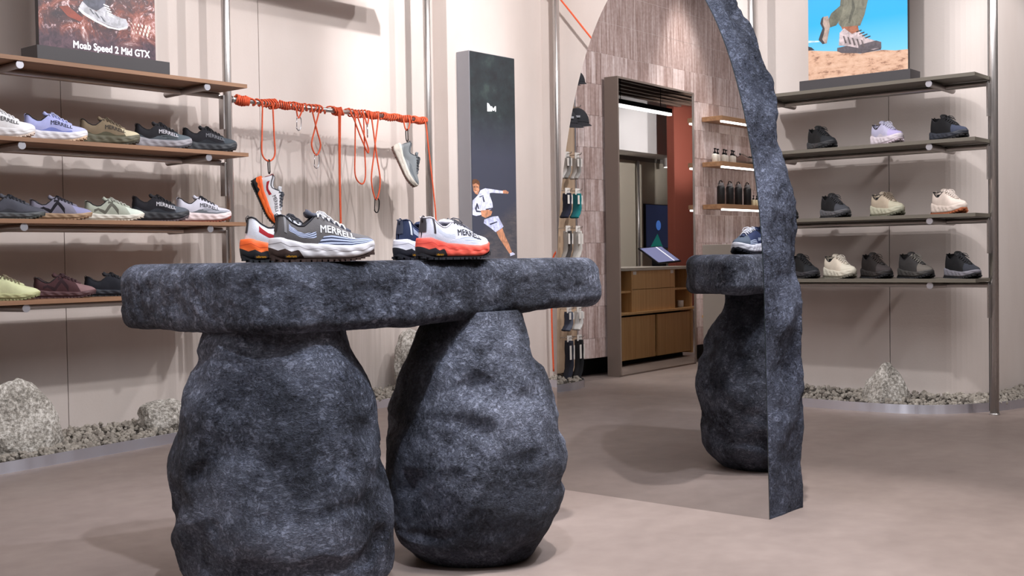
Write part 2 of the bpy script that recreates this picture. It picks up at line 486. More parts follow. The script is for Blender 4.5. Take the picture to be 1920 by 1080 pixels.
def gravel_bed(name, label, front, back, n_big, n_small, big_zone):
    """front/back: matching polylines (x, y)"""
    t = thing(name, label, 'gravel bed', (front[0][0], front[0][1], 0)); o0 = Vector((front[0][0], front[0][1], 0))
    L = lambda p, z: (p[0] - o0.x, p[1] - o0.y, z)
    m = MB(); dn = []
    F = [Vector((p[0], p[1], 0)) for p in front]; B = [Vector((p[0], p[1], 0)) for p in back]
    rowsF = []
    for f, b in zip(F, B):
        d = (b - f).normalized(); g = f + d * .004
        rowsF.append((f, g))
    for q in (lambda f, g: [L(f, 0), L(f, .05)], lambda f, g: [L(f, .05), L(g, .05)], lambda f, g: [L(g, .05), L(g, 0)]): m.grid([q(f, g) for f, g in rowsF])
    m.ob('edging_strip', M_ALU, t, smooth=True)
    m = MB()
    m.grid([[L(f.lerp(b, k / 6 * .98 + .012), .034 + .03 * k / 6 + .012 * noise.noise(f.lerp(b, k / 6) * 9)) for k in range(7)] for f, b in zip(F, B)])
    m.ob('soil', plain('gravel_bed_base', (70, 65, 60), .95), t)
    NS = len(F) - 1
    seg = np.array([(F[i + 1] - F[i]).length for i in range(NS)]); cs = np.concatenate([[0], np.cumsum(seg)]) / seg.sum()

    def spot(u, w):
        i = min(NS - 1, int(np.searchsorted(cs, u) - 1)); i = max(i, 0); q = (u - cs[i]) / (cs[i + 1] - cs[i])
        return F[i].lerp(F[i + 1], q).lerp(B[i].lerp(B[i + 1], q), w)
    fill = MB()
    for k in range(n_small):
        w = random.uniform(.04, .97); p = spot(random.random(), w); me = STONES[k % len(STONES)]
        s = random.uniform(.008, .018)
        M = Matrix.Translation(L(p, .036 + .034 * w + random.uniform(0, .012))) @ Matrix.Rotation(random.uniform(0, 6.3), 4, Vector((random.random(), random.random(), 1)).normalized()) @ Matrix.Scale(s, 4)
        fill.add([M @ Vector(v) for v in me[0]], me[1])
    fill.ob('gravel_fill', M_GRAVEL, t)['kind'] = 'stuff'
    for k in range(n_big):
        w = random.uniform(.05, .8) ** 1.2; p = spot(big_zone[0] + (big_zone[1] - big_zone[0]) * random.random(), w)
        s = random.uniform(.012, .024)
        q = ob('stone', STONE_ME[k % len(STONE_ME)], M_GRAVEL, t, loc=L(p, .045 + .04 * w + random.uniform(0, .008)), rot=(random.uniform(0, 6), random.uniform(0, 6), random.uniform(0, 6)))
        q.scale = (s, s * random.uniform(.7, 1.1), s * random.uniform(.6, .9))
    return t


STONES, STONE_ME = [], []
for k in range(8):
    bm = bmesh.new(); bmesh.ops.create_icosphere(bm, subdivisions=1, radius=1)
    for v in bm.verts: v.co *= random.uniform(.72, 1.18)
    bm.verts.index_update(); vs = [tuple(v.co) for v in bm.verts]; fs = [tuple(x.index for x in f.verts) for f in bm.faces]; bm.free()
    STONES.append((vs, fs)); STONE_ME.append(MB().add(vs, fs).mesh('stone'))


def densify(P, n):
    P = np.array(P, float); d = np.concatenate([[0], np.cumsum(np.hypot(*np.diff(P, axis=0).T))]); t = np.linspace(0, d[-1], n)
    return np.stack([np.interp(t, d, P[:, 0]), np.interp(t, d, P[:, 1])], 1)


fl = densify([(.50, 5.10), (.55, 4.90), (.64, 4.78), (.80, 4.72), (.95, 4.715), (1.6, 4.79), (2.4, 4.89), (2.84, 4.948), (3.35, 5.015), (3.9, 5.055), (4.4, 5.09), (4.86, 5.125), (5.3, 5.15), (5.69, 5.16)], 70)
bl_ = np.stack([np.linspace(.47, 5.69, 70) * .5 + fl[:, 0] * .5, np.full(70, 5.44)], 1)
gravel_bed('gravel_bed', 'long grey gravel bed with aluminium edging below the oak shelves and rope rail', fl, bl_, 250, 2600, (.44, .98))
fr = densify([(6.30, 5.05), (6.285, 4.2), (6.28, 3.114), (6.274, 2.77), (6.30, 2.52), (6.352, 2.376), (6.475, 2.245), (6.674, 2.11), (6.91, 2.04), (7.6, 1.98)], 60)
br = densify([(6.695, 5.06), (6.695, 4.2), (6.695, 3.1), (6.695, 2.75), (6.69, 2.6), (6.69, 2.45), (6.72, 2.28), (6.82, 2.20), (7.0, 2.185), (7.6, 2.185)], 60)
gravel_bed('gravel_bed', 'grey gravel bed with curved aluminium edging below the grey shelves', fr, br, 110, 1500, (.45, .95))


def boulder(label, x, y, z, sx, sy, sz, seed, peak=0.0, rz=0.0):
    bm = bmesh.new(); bmesh.ops.create_icosphere(bm, subdivisions=4, radius=1); rr = random.Random(seed)
    planes = [(Vector((rr.gauss(0, 1), rr.gauss(0, 1), rr.gauss(.2, .8))).normalized(), rr.uniform(.62, .9)) for _ in range(9)]
    for v in bm.verts:
        d = v.co.normalized(); r = 1.0
        for nrm, h in planes:
            c = d.dot(nrm)
            if c > .2: r = min(r, h / c)
        r = r * .85 + .15 + .09 * noise.fractal(d * 2.2 + Vector((seed, 0, 0)), 1, 2, 4) + .03 * noise.noise(d * 9)
        p = d * r
        tz = (p.z + 1) / 2
        k = 1 - peak * max(0, tz) ** 1.1
        v.co = Vector((p.x * sx * k, p.y * sy * k, max(p.z, -.55) * sz))
    me = bpy.data.meshes.new('boulder'); bm.to_mesh(me); bm.free()
    o = ob('boulder', me, M_GRANITE, loc=(x, y, z), rot=(0, 0, rz)); return tag(o, label, 'rock')


boulder('large pale granite boulder in the gravel under the lowest oak shelf', 2.60, 5.17, .15, .27, .15, .235, 3, .38)
boulder('low rounded pale granite boulder in the gravel behind the stone pedestal', 3.42, 5.20, .10, .18, .13, .115, 5, .15)
boulder('upright pale granite block in the gravel under the rope rail', 5.33, 5.30, .22, .17, .11, .26, 8, .12)
boulder('peaked pale granite boulder in the gravel under the grey shelves', 6.45, 2.66, .10, .15, .19, .17, 11, .62)

# ------------------------------------------------------------------ stone display table


def rough(p, nrm, amp=1.0, seed=0.0):
    q = Vector(p) + Vector((seed, seed * .7, 0))
    d = .020 * noise.noise(q * 4.2) + .013 * noise.noise(q * 9.5) + .0075 * noise.noise(q * 21) + .0042 * noise.noise(q * 48) + .0022 * noise.noise(q * 95)
    r = noise.ridged_multi_fractal(q * 6.0, 1.0, 2.0, 3, 1.0, 2.0)
    return d * amp - .006 * amp * max(0, r - 1.2)


def catmull(P, n):
    P = [np.array(p, float) for p in P]; m = len(P); out = []
    for i in range(m):
        p0, p1, p2, p3 = P[i - 1], P[i], P[(i + 1) % m], P[(i + 2) % m]
        for k in range(n):
            t = k / n
            out.append(.5 * (2 * p1 + (p2 - p0) * t + (2 * p0 - 5 * p1 + 4 * p2 - p3) * t * t + (3 * p1 - p0 - 3 * p2 + p3) * t ** 3))
    return np.array(out)


tab = thing('display_table', 'dark dry-brushed stone slab table on two egg-shaped boulder pedestals', 'table', (2.3, 2.5, 0))
TO = np.array([2.3, 2.5])
outl = catmull([(1.80, 2.42), (1.86, 2.335), (1.98, 2.30), (2.35, 2.262), (2.75, 2.225), (2.98, 2.205), (3.075, 2.225), (3.085, 2.30), (2.93, 2.50), (2.72, 2.68), (2.58, 2.775), (2.35, 2.86), (2.05, 3.00), (1.93, 3.05), (1.86, 3.025), (1.815, 2.92), (1.80, 2.65)], 40)
ctr = outl.mean(0)
# even spacing
dd = np.concatenate([[0], np.cumsum(np.hypot(*np.diff(np.vstack([outl, outl[:1]]), axis=0).T))])
tt = np.linspace(0, dd[-1], 620, endpoint=False)
cl = np.vstack([outl, outl[:1]])
outl = np.stack([np.interp(tt, dd, cl[:, 0]), np.interp(tt, dd, cl[:, 1])], 1)
tan = np.roll(outl, -1, 0) - np.roll(outl, 1, 0); tan /= np.linalg.norm(tan, axis=1)[:, None]
nor = np.stack([tan[:, 1], -tan[:, 0]], 1)
TOPZ = .893
prof = []   # (inset, height fraction, vertical normal)
for k in range(14): prof.append((1 - k / 14, None, 1))
G = []
for i in range(len(outl)):
    x, y = outl[i]; zb = .712 + .026 * min(1, max(0, (x - 2.35) / .6)); th = TOPZ - zb; rowp = []
    r1, r2 = .050, .034
    for k in range(12):          # top, from the middle outwards
        f = k / 12; p = ctr + (outl[i] - nor[i] * r1 - ctr) * (f ** .7 if k else .02)
        rowp.append((p[0], p[1], TOPZ, 0, 0, 1, .0))
    for k in range(9):
        a = PI / 2 * k / 8; p = outl[i] - nor[i] * r1 * (1 - math.sin(a))
        rowp.append((p[0], p[1], TOPZ - r1 * (1 - math.cos(a)), nor[i][0] * math.sin(a), nor[i][1] * math.sin(a), math.cos(a), min(1, a / 1.0)))
    for k in range(1, 22):
        f = k / 22; rowp.append((x, y, TOPZ - r1 - (th - r1 - r2) * f, nor[i][0], nor[i][1], 0, 1))
    for k in range(7):
        a = PI / 2 * k / 6; p = outl[i] - nor[i] * r2 * (1 - math.cos(a))
        rowp.append((p[0], p[1], zb + r2 * (1 - math.sin(a)), nor[i][0] * math.cos(a), nor[i][1] * math.cos(a), -math.sin(a), 1 - .6 * k / 6))
    for k in range(1, 9):
        f = 1 - k / 8.05; p = ctr + (outl[i] - nor[i] * r2 - ctr) * f
        rowp.append((p[0], p[1], zb, 0, 0, -1, .3))
    out = []
    for (a, b, c, nx, ny, nz, w) in rowp:
        d = rough((a, b, c), None, .62, 3.1) * w + (.0012 * noise.noise(Vector((a, b, 0)) * 60) if w < .05 else 0)
        out.append((a + nx * d - TO[0], b + ny * d - TO[1], c + nz * d))
    G.append(out)
MB().grid(G, closed_u=True).ob('tabletop', M_STONE, tab, smooth=True)


def pedestal(cx, cy, prof, seed, lean=(0, 0), sq=1.0):
    """prof: (height, radius) pairs from the floor up"""
    hz = np.array([p[0] for p in prof]); rr = np.array([p[1] for p in prof])
    zs = np.concatenate([np.linspace(0, .02, 4)[:-1], np.linspace(.02, hz[-1], 100)])
    rz = np.interp(zs, hz, rr); k = np.ones(9) / 9; rz2 = np.convolve(np.pad(rz, 4, mode='edge'), k, 'valid'); rz2[:2] = rz[:2]
    G = [[(cx - TO[0], cy - TO[1], 0.0)] * 230]
    for z, r in zip(zs, rz2):
        row = []
        for j in range(230):
            a = 2 * PI * j / 230; ca, sa = math.cos(a), math.sin(a)
            p = Vector((cx + ca * r * sq + lean[0] * z, cy + sa * r + lean[1] * z, z))
            q = p + Vector((seed, 0, 0))
            d = .016 * noise.noise(q * 3.4) + .024 * noise.noise(Vector((q.x * 5.5, q.y * 5.5, q.z * 7))) + rough(p, None, .42, seed) - .022 * max(0, noise.noise(Vector((q.x * 7, q.y * 7, q.z * 11))) - .12) * 2
            d *= min(1, .25 + z / .08)
            row.append((p.x + ca * d - TO[0], p.y + sa * d - TO[1], max(0.0, z)))
        G.append(row)
    G.append([(cx - TO[0] + lean[0] * hz[-1], cy - TO[1] + lean[1] * hz[-1], hz[-1])] * 230)
    return MB().grid(G, closed_v=True).ob('pedestal', M_STONE, tab, smooth=True)


pedestal(2.022, 2.505, [(0, .225), (.03, .262), (.10, .292), (.22, .306), (.34, .298), (.48, .268), (.60, .226), (.68, .19), (.735, .172)], 2.0, (-.024, .028))
pedestal(2.628, 2.372, [(0, .175), (.025, .205), (.08, .242), (.18, .268), (.30, .272), (.44, .258), (.56, .228), (.66, .185), (.74, .155)], 9.0)

# ------------------------------------------------------------------ arched mirror
arch = thing('arched_mirror', 'tall arched mirror set in a rough dark plaster slab on the floor', 'mirror', (3.55, 2.32, 0))


def arch_half(z):
    if z < .7: return .452 - .012 * z / .7
    return .44 * math.sqrt(max(0, 1 - ((z - .7) / 1.25) ** 2))


AR = [(-arch_half(z), z) for z in np.linspace(0, .7, 40)[:-1]]
AR += [(-.44 * math.cos(t), .7 + 1.25 * math.sin(t)) for t in np.linspace(0, PI, 150)]
AR += [(arch_half(z), z) for z in np.linspace(.7, 0, 40)[1:]]
AR = np.array(AR)
d_ = np.concatenate([[0], np.cumsum(np.hypot(*np.diff(AR, axis=0).T))]); t_ = np.linspace(0, d_[-1], 460)
AR = np.stack([np.interp(t_, d_, AR[:, 0]), np.interp(t_, d_, AR[:, 1])], 1)
tg = np.gradient(AR, axis=0); tg /= np.linalg.norm(tg, axis=1)[:, None]; an_ = np.stack([-tg[:, 1], tg[:, 0]], 1)
AC = np.array([0, .9])
G = []
for i in range(len(AR)):
    row = []; y, z = AR[i]; ny, nz = an_[i]
    for k in range(6): f = k / 6; p = AC + (AR[i] - AC) * (.02 + .98 * f); row.append((.007, p[0], max(p[1], 0)))
    for k in range(40):
        f = k / 39; x = .007 + .235 * f
        q = Vector((x * 1.0 + 5, y, z))
        w = min(1, f * 4) * (1.0 + .5 * min(1, max(0, z - .7)))
        bul = .022 * math.sin(PI * min(1, f * 1.1)) * .4 + .012 * f
        d = (bul + .030 * noise.noise(q * 4.0) * f + .016 * noise.noise(Vector((q.x * 10, q.y * 10, q.z * 6))) * w + rough(q, None, .7, 1.7) * w) if k else 0
        d *= min(1, .2 + z / .4); row.append((x, y + ny * d, max(0.0, z + nz * d)))
    ex, ey, ez = row[-1]
    for k in range(1, 9):
        f = k / 8; p = AC + (np.array([ey, ez]) - AC) * (1 - .98 * f); q = Vector((0, p[0], p[1]))
        row.append((.242 + .02 * math.sin(PI / 2 * min(1, f * 3)) + .015 * noise.noise(q * 5), p[0], max(0, p[1])))
    G.append(row)
MB().grid(G).ob('plaster_body', M_ARCH, arch, smooth=True, label='rough grey-blue dry-brushed plaster surround')
m = MB(); n = len(AR)
m.add([(0.0, y, z) for y, z in AR], [tuple(range(n))]); gl = m.ob('mirror_glass', M_MIRROR, arch, label='flat silvered arch-shaped glass')
m = MB(); m.grid([[(0.0003, y, z), (.006, y, z)] for y, z in AR]); m.add([(.0003, AR[0][0], 0), (.006, AR[0][0], 0), (.006, AR[-1][0], 0), (.0003, AR[-1][0], 0)], [(0, 1, 2, 3)])
m.ob('glass_edge', M_MEDGE, gl)

# ------------------------------------------------------------------ shelves


def shelf(name, label, loc, rz, x0, x1, rods, tube, wood, end_cut, bracket_x, group):
    """local: x along, y into the wall (0 = front edge), z = 0 at the board's top"""
    t = thing(name, label, 'shelf', loc, rz, group)
    c = end_cut
    vs = [(x0, 0), (x1 - c, 0), (x1, c * .55), (x1, .34), (x0, .34)]
    m = MB(); k = len(vs)
    m.add([(x, y, z) for z in (-.019, 0) for x, y in vs], [tuple(range(k - 1, -1, -1)), tuple(range(k, 2 * k))] + [(i, (i + 1) % k, (i + 1) % k + k, i + k) for i in range(k)])
    m.ob('board', wood, t)
    for x in rods:
        r = MB().tube([(x, .014, -.036), (x, .37, -.040)], .0165, 18).ob('support_rod', M_ROD, t, smooth=False)
        MB().tube([(x, .008, -.036), (x, .0155, -.036)], .0178, 20).ob('end_cap', M_CAP, r)
    MB().tube([(tube[0], .232, -.037), (tube[1], .232, -.037)], .0155, 16).ob('cross_tube', M_STEELH, t)
    for x in bracket_x: MB().box(x - .005, x + .005, .20, .24, -.215, -.036, bev=.001).ob('bracket_plate', M_STEEL, t)
    return t


LZ = [1.813, 1.458, 1.098, .738]; RZ = [1.828, 1.49, 1.092, .744]
order = ['topmost', 'second', 'third', 'lowest']
carry = ['carrying the splash poster', 'with white, lavender and olive trainers', 'with gum-soled and pale green trainers', 'with pale yellow and maroon trainers']
for z, a, b in zip(LZ, order, carry):
    shelf('wall_shelf', '%s oak wall shelf %s' % (a, b), (0, 4.97, z), 0, 1.9, 3.80, (2.58, 3.56), (1.95, 3.79), M_OAKS, 0.0, (3.80,), 'oak wall shelves')
carry = ['carrying the blue-sky poster', 'with three widely spaced shoes', 'with the beige shoe that has a rust sole', 'with a tight row of five shoes']
for z, a, b in zip(RZ, order, carry):
    shelf('wall_shelf', '%s grey wall shelf %s' % (a, b), (6.27, 3.46, z), -PI / 2, 0, 1.37, (.16, 1.125), (0.0, 1.365), M_OLIVE, .0, (1.368,), 'grey wall shelves')

# ------------------------------------------------------------------ flat printed pictures


def poly(pts, mat, parent, name, y, fn):
    q = [fn(*p) for p in pts]
    return MB().add([(a, y, b) for a, b in q], [tuple(range(len(q)))]).ob(name, mat, parent)


def printm(name, c, st=.0):
    n = NT(name, .45, 0, c); f = n.noise(n.mapping(n.coord('Object'), (26, 1, 22)), 1.0, 5, .7, dist=.6)
    k = n.mix(n.maprange(f, .38, .66), tuple(int(q * .78) for q in c), tuple(min(255, int(q * 1.07)) for q in c)) if max(c) < 248 else n.mix(0.0, c, c)
    n.color(k)
    if st: n.emit(k, st)  # on the two posters this glow is added brightness, not a lit panel
    return n.m


def splash_material():
    n = NT('splash_print', .4); P = n.coord('Object'); xz = n.sep(P)
    a = n.noise(n.mapping(P, (7, 1, 7)), 1.0, 8, .72, dist=1.2); b = n.noise(n.mapping(P, (30, 1, 26)), 1.0, 6, .75, dist=1.0)
    col = n.ramp(a, [(.34, (38, 26, 36)), (.46, (74, 44, 46)), (.55, (124, 66, 54)), (.62, (158, 108, 100)), (.72, (238, 220, 222))])
    sp = n.maprange(b, .56, .66)
    col = n.mix(n.mul(sp, n.maprange(xz[2], -.02, .10)), col, (226, 196, 200))
    n.color(n.mix(n.maprange(n.add(xz[2], n.mul(a, .12)), .19, .12), col, n.ramp(b, [(.4, (52, 38, 50)), (.7, (96, 70, 80))])))
    n.emit(n.b.inputs['Base Color'].links[0].from_socket, .25)  # unlit poster, brightened by a little emission of its own
    return n.m


def poster(name, label, loc, rz, w, h, mat, base):
    """local: x right, y into the wall, z up, origin at the lower corner of the print"""
    t = thing(name, label, 'poster', loc, rz)
    MB().box(-base[0], w + base[1], -.075, .07, -.062, 0, bev=.002).ob('plinth', M_CHAR, t)
    MB().box(0, w, .001, .028, -.01, h, bev=.001).ob('panel', M_CHAR, t)
    MB().add([(0.001, 0, 0), (w - .001, 0, 0), (w - .001, 0, h), (0.001, 0, h)], [(0, 1, 2, 3)]).ob('print', mat, t, label='printed photograph')
    return t


pl = poster('poster_stand', 'poster of a white hiking boot splashing through red-brown water on the oak shelf', (2.712, 5.055, 1.876), 0, .605, .86, splash_material(), (.05, .028))


def fL(zx, zy):
    px, py = zx / 6.4, zy / 6.4
    return .002725 * (px - 66), max(.002, (90 + (px - 66) * .126 - py) * .00244)


poly([(930, -300), (1260, -300), (1200, 80), (1100, 110), (950, 60)], printm('print_trousers', (74, 76, 90), .4), pl, 'printed_trouser_leg', -.0005, fL)
poly([(660, 75), (760, 60), (830, 120), (940, 205), (900, 250), (760, 190)], printm('print_rust', (140, 62, 46), .2), pl, 'printed_rust_water', -.0004, fL)
poly([(900, 60), (935, 0), (1000, 66), (1100, 118), (1200, 50), (1260, 130), (1400, 190), (1465, 200), (1490, 260), (1480, 305), (1380, 320), (1250, 290), (1100, 222), (980, 155), (905, 115)], printm('print_shoe', (176, 176, 184), .45), pl, 'printed_boot', -.0008, fL)
poly([(890, 75), (950, 128), (1100, 226), (1250, 296), (1370, 322), (1488, 290), (1480, 312), (1380, 343), (1240, 318), (1080, 244), (940, 162), (888, 112)], printm('print_sole', (232, 232, 238), .45), pl, 'printed_sole', -.0011, fL)
for a in ((1010, 85), (1075, 130), (1140, 170)):
    poly([(a[0], a[1]), (a[0] + 26, a[1] + 10), (a[0] + 70, a[1] + 75), (a[0] + 46, a[1] + 66)], printm('print_overlay', (96, 98, 108), .4), pl, 'printed_overlay', -.0013, fL)
for k in range(5):
    x = 1190 + k * 14; y = 20 + k * 32
    poly([(x, y), (x + 70, y + 30), (x + 66, y + 44), (x - 4, y + 14)], printm('print_lace', (226, 228, 232), .4), pl, 'printed_lace', -.0014, fL)
for k in range(16):
    x = 1560 + 250 * ((k * 37) % 16) / 16 - 30; y = 250 + 150 * ((k * 23) % 16) / 16; s = 10 + (k * 7) % 22
    poly([(x, y - s), (x + s * .6, y), (x + s * .2, y + s * 1.3), (x - s * .5, y + .2 * s)], printm('print_drop', (240, 214, 200), .45), pl, 'printed_drop', -.0006, fL)
me = text_mesh('Moab Speed 2 Mid GTX', .0475, bold=.0007, spacing=1.02)
tx = ob('lettering', me, printm('print_white', (250, 250, 252), .8), pl, loc=(.165, -.0016, .022), rot=(PI / 2, 0, 0), label='white lettering')
ww = max(v.co.x for v in me.vertices); tx.scale = (.405 / ww, 1, 1)

sky = NT('sky_print', .4); sp_ = sky.sep(sky.coord('Object')); sky.color(sky.ramp(sky.maprange(sp_[2], .1, .6), [(0, (112, 190, 224)), (.45, (22, 158, 214)), (1, (0, 146, 214))]))
sky.emit(sky.b.inputs['Base Color'].links[0].from_socket, .12)  # faint emission added to brighten the unlit sky print
pr_ = poster('poster_stand', 'poster of a hiker stepping over sandy rock under blue sky on the grey shelf', (6.40, 3.087, 1.892), -PI / 2, .592, .86, sky.m, (.022, .042))


def fR(zx, zy):
    px, py = 1460 + zx / 4, zy / 4
    return (px - 1515) * .00317, max(.002, (150 - (px - 1515) * .107 - py) * .00312)


snd = NT('sand_print', .5); P = snd.coord('Object'); sf = snd.noise(snd.mapping(P, (14, 1, 34)), 1.0, 6, .7)
snd.color(snd.ramp(sf, [(.36, (128, 90, 70)), (.46, (196, 156, 130)), (.7, (214, 182, 158))])); snd.emit(snd.b.inputs['Base Color'].links[0].from_socket, .12)  # sand print brightened by added emission too
poly([(220, 362), (330, 368), (450, 372), (620, 392), (780, 368), (880, 374), (968, 366), (968, 545), (220, 625)], snd.m, pr_, 'printed_sand', -.0004, fR)
poly([(220, 290), (300, 292), (312, 300), (220, 306)], printm('print_cloud', (196, 226, 240), .4), pr_, 'printed_cloud', -.0004, fR)
poly([(220, 333), (246, 340), (270, 360), (220, 364)], printm('print_dark', (44, 46, 56), .2), pr_, 'printed_rock', -.0005, fR)
OLV = printm('print_olive', (92, 92, 78), .3)
poly([(505, -340), (690, -340), (560, 20), (495, 85), (470, 140), (440, 182), (392, 196), (374, 150), (402, 92), (470, 40)], OLV, pr_, 'printed_rear_leg', -.0006, fR)
poly([(500, -340), (740, -340), (682, 0), (655, 110), (622, 188), (560, 202), (478, 196), (455, 168), (484, 100), (498, 20)], printm('print_olive_light', (108, 107, 92), .3), pr_, 'printed_front_leg', -.0008, fR)
poly([(560, -50), (585, 60), (545, 170), (530, 168), (560, 60)], printm('print_fold', (78, 78, 66), .3), pr_, 'printed_fold', -.0010, fR)
poly([(342, 116), (378, 110), (392, 190), (380, 244), (366, 312), (336, 316), (304, 282), (320, 240), (336, 200), (320, 160)], printm('print_taupe', (158, 140, 130), .35), pr_, 'printed_rear_shoe', -.0007, fR)
poly([(342, 112), (326, 128), (316, 165), (334, 202), (318, 240), (302, 284), (334, 318), (352, 312), (330, 282), (344, 240), (350, 205), (336, 165)], printm('print_black_sole', (54, 48, 52), .2), pr_, 'printed_rear_sole', -.0009, fR)
poly([(478, 196), (604, 188), (614, 236), (560, 252), (500, 238)], printm('print_sock', (150, 92, 66), .3), pr_, 'printed_sock', -.0009, fR)
poly([(458, 330), (466, 238), (500, 204), (560, 248), (612, 228), (664, 278), (730, 300), (776, 310), (777, 352), (722, 368), (600, 350), (520, 336)], printm('print_shoe_taupe', (182, 166, 168), .35), pr_, 'printed_front_shoe', -.0011, fR)
poly([(610, 330), (740, 300), (776, 312), (777, 352), (690, 364), (606, 350)], printm('print_toe', (92, 84, 90), .25), pr_, 'printed_toe_cap', -.0013, fR)
poly([(446, 348), (520, 334), (600, 350), (720, 366), (778, 350), (772, 366), (640, 390), (480, 386), (446, 372)], printm('print_sole_dark', (84, 76, 82), .25), pr_, 'printed_front_sole', -.0014, fR)
for k in range(5):
    x, y = 490 + k * 34, 262 + k * 8
    poly([(x, y), (x + 12, y), (x + 30, y + 52), (x + 16, y + 54)], printm('print_strap', (98, 86, 88), .25), pr_, 'printed_strap', -.0015, fR)
for k in range(4):
    x, y = 590 + k * 22, 232 + k * 15
    poly([(x, y), (x + 40, y - 14), (x + 42, y - 7), (x + 4, y + 8)], printm('print_lace_dark', (60, 52, 46), .2), pr_, 'printed_lace', -.0016, fR)

# lit panel with the runner
lb = thing('light_panel', 'tall dark lit panel showing a runner in white', 'sign', (5.785, 5.20, .62))
MB().box(0, .466, .004, .118, 0, 1.647, bev=.002).ob('case', plain('satin_grey_case', (150, 150, 156), .4, .3), lb)
fo = NT('forest_print', .4); P = fo.coord('Object'); z_ = fo.sep(P)[2]
fa = fo.noise(fo.mapping(P, (9, 1, 9)), 1.0, 8, .7)
c1 = fo.ramp(fa, [(.35, (16, 22, 28)), (.55, (26, 36, 40)), (.72, (44, 58, 56))]); c2 = fo.ramp(fo.noise(fo.mapping(P, (12, 1, 34)), 1.0, 6, .7), [(.4, (48, 50, 58)), (.62, (70, 66, 70)), (.74, (150, 118, 92))])
cc = fo.mix(fo.maprange(z_, 1.25, .95), c1, (44, 48, 62)); cc = fo.mix(fo.maprange(fo.add(z_, fo.mul(fo.sep(P)[0], -.55)), .42, .30), cc, c2)
fo.color(cc); fo.emit(cc, .8)
MB().add([(.004, 0, .004), (.462, 0, .004), (.462, 0, 1.643), (.004, 0, 1.643)], [(0, 1, 2, 3)]).ob('print', fo.m, lb, label='dark forest photograph')


def fB(zx, zy): return min(.461, max(.005, (zx / 5.4 - 7) * .0056)), .9 + (486 - (280 + zy / 5.4)) * .00283 - .62


WHT = printm('print_white_shirt', (206, 210, 238), .55); SKN = printm('print_skin', (188, 132, 102), .45)
poly([(45, 145), (60, 128), (84, 126), (110, 146), (120, 196), (112, 226), (60, 206), (45, 214)], printm('print_hair', (92, 58, 38), .5), lb, 'printed_hair', -.0004, fB)
poly([(48, 200), (80, 176), (108, 200), (113, 262), (96, 322), (74, 312), (54, 272)], SKN, lb, 'printed_face', -.0006, fB)
poly([(56, 222), (72, 218), (74, 228), (58, 232)], printm('print_brow', (70, 42, 30), .4), lb, 'printed_eye', -.0008, fB)
poly([(84, 216), (100, 220), (100, 229), (85, 227)], printm('print_brow', (70, 42, 30), .4), lb, 'printed_eye', -.0008, fB)
poly([(70, 284), (90, 286), (84, 292), (74, 291)], printm('print_mouth', (240, 220, 210), .5), lb, 'printed_smile', -.0008, fB)
poly([(66, 372), (96, 330), (124, 262), (172, 234), (206, 250), (214, 330), (238, 420), (242, 490), (206, 512), (124, 530), (84, 520), (92, 440)], WHT, lb, 'printed_shirt', -.0007, fB)
poly([(172, 236), (232, 242), (346, 258), (346, 290), (232, 288), (196, 300)], WHT, lb, 'printed_arm', -.0008, fB)
poly([(344, 252), (374, 246), (404, 268), (398, 292), (346, 290)], SKN, lb, 'printed_hand', -.0009, fB)
poly([(70, 366), (46, 398), (43, 580), (76, 592), (132, 576), (126, 546), (78, 544), (66, 500), (86, 420)], WHT, lb, 'printed_arm', -.0008, fB)
poly([(120, 522), (198, 508), (236, 528), (222, 580), (166, 616), (130, 592)], SKN, lb, 'printed_hand', -.0011, fB)
NAV = printm('print_navy', (38, 42, 66), .5)
for q in ([(108, 345), (148, 326), (154, 334), (114, 356)], [(150, 340), (164, 410), (150, 414), (140, 350)], [(92, 430), (108, 500), (96, 506), (84, 440)], [(168, 500), (240, 480), (242, 492), (176, 516)]):
    poly(q, NAV, lb, 'printed_strap', -.0010, fB)
poly([(156, 636), (240, 596), (292, 588), (346, 720), (330, 742), (266, 796), (214, 740), (150, 682)], printm('print_shorts', (190, 196, 232), .5), lb, 'printed_shorts', -.0009, fB)
poly([(205, 690), (280, 655), (284, 668), (214, 706)], NAV, lb, 'printed_fold', -.0011, fB)
poly([(272, 792), (334, 742), (366, 860), (396, 940), (430, 1062), (404, 1080), (340, 950), (300, 870)], SKN, lb, 'printed_leg', -.0008, fB)
poly([(406, 1072), (438, 1058), (462, 1085), (410, 1112)], WHT, lb, 'printed_shoe', -.0010, fB)


def fM(zx, zy): return (800 + zx / 2.16 - 887) * .0056, .9 + (486 - zy / 2.16) * .00283 - .62


LOGO = printm('print_logo_white', (250, 250, 255), 1.0)
poly([(254, 260), (260, 264), (266.5, 276), (266.5, 301.5), (254, 304)], LOGO, lb, 'logo_block', -.0008, fM)
poly([(268, 276), (272, 275), (278, 288), (284, 273), (288, 272), (288, 299), (284, 299.5), (284, 285), (279.5, 297), (276.5, 297), (272, 287), (272, 301), (268, 301.5)], LOGO, lb, 'logo_letter', -.0008, fM)

# unseen header board added over the rope rail for the shadow it casts on the wall
o = MB().box(3.90, 5.11, 4.985, 5.17, 2.545, 2.60, bev=.002).ob('trim_2', M_OAKS); struct(o)

# ------------------------------------------------------------------ shoes


def curve(pts, soft=6):
    x = np.array([p[0] for p in pts], float); y = np.array([p[1] for p in pts], float)
    t = np.linspace(0, 1, 401); v = np.interp(t, x, y); k = np.hanning(2 * soft + 3); k /= k.sum(); q = len(k) // 2
    vp = np.concatenate([2 * v[0] - v[q:0:-1], v, 2 * v[-1] - v[-2:-q - 2:-1]])
    v2 = np.convolve(vp, k, 'valid')
    return lambda s: np.interp(s, t, v2)


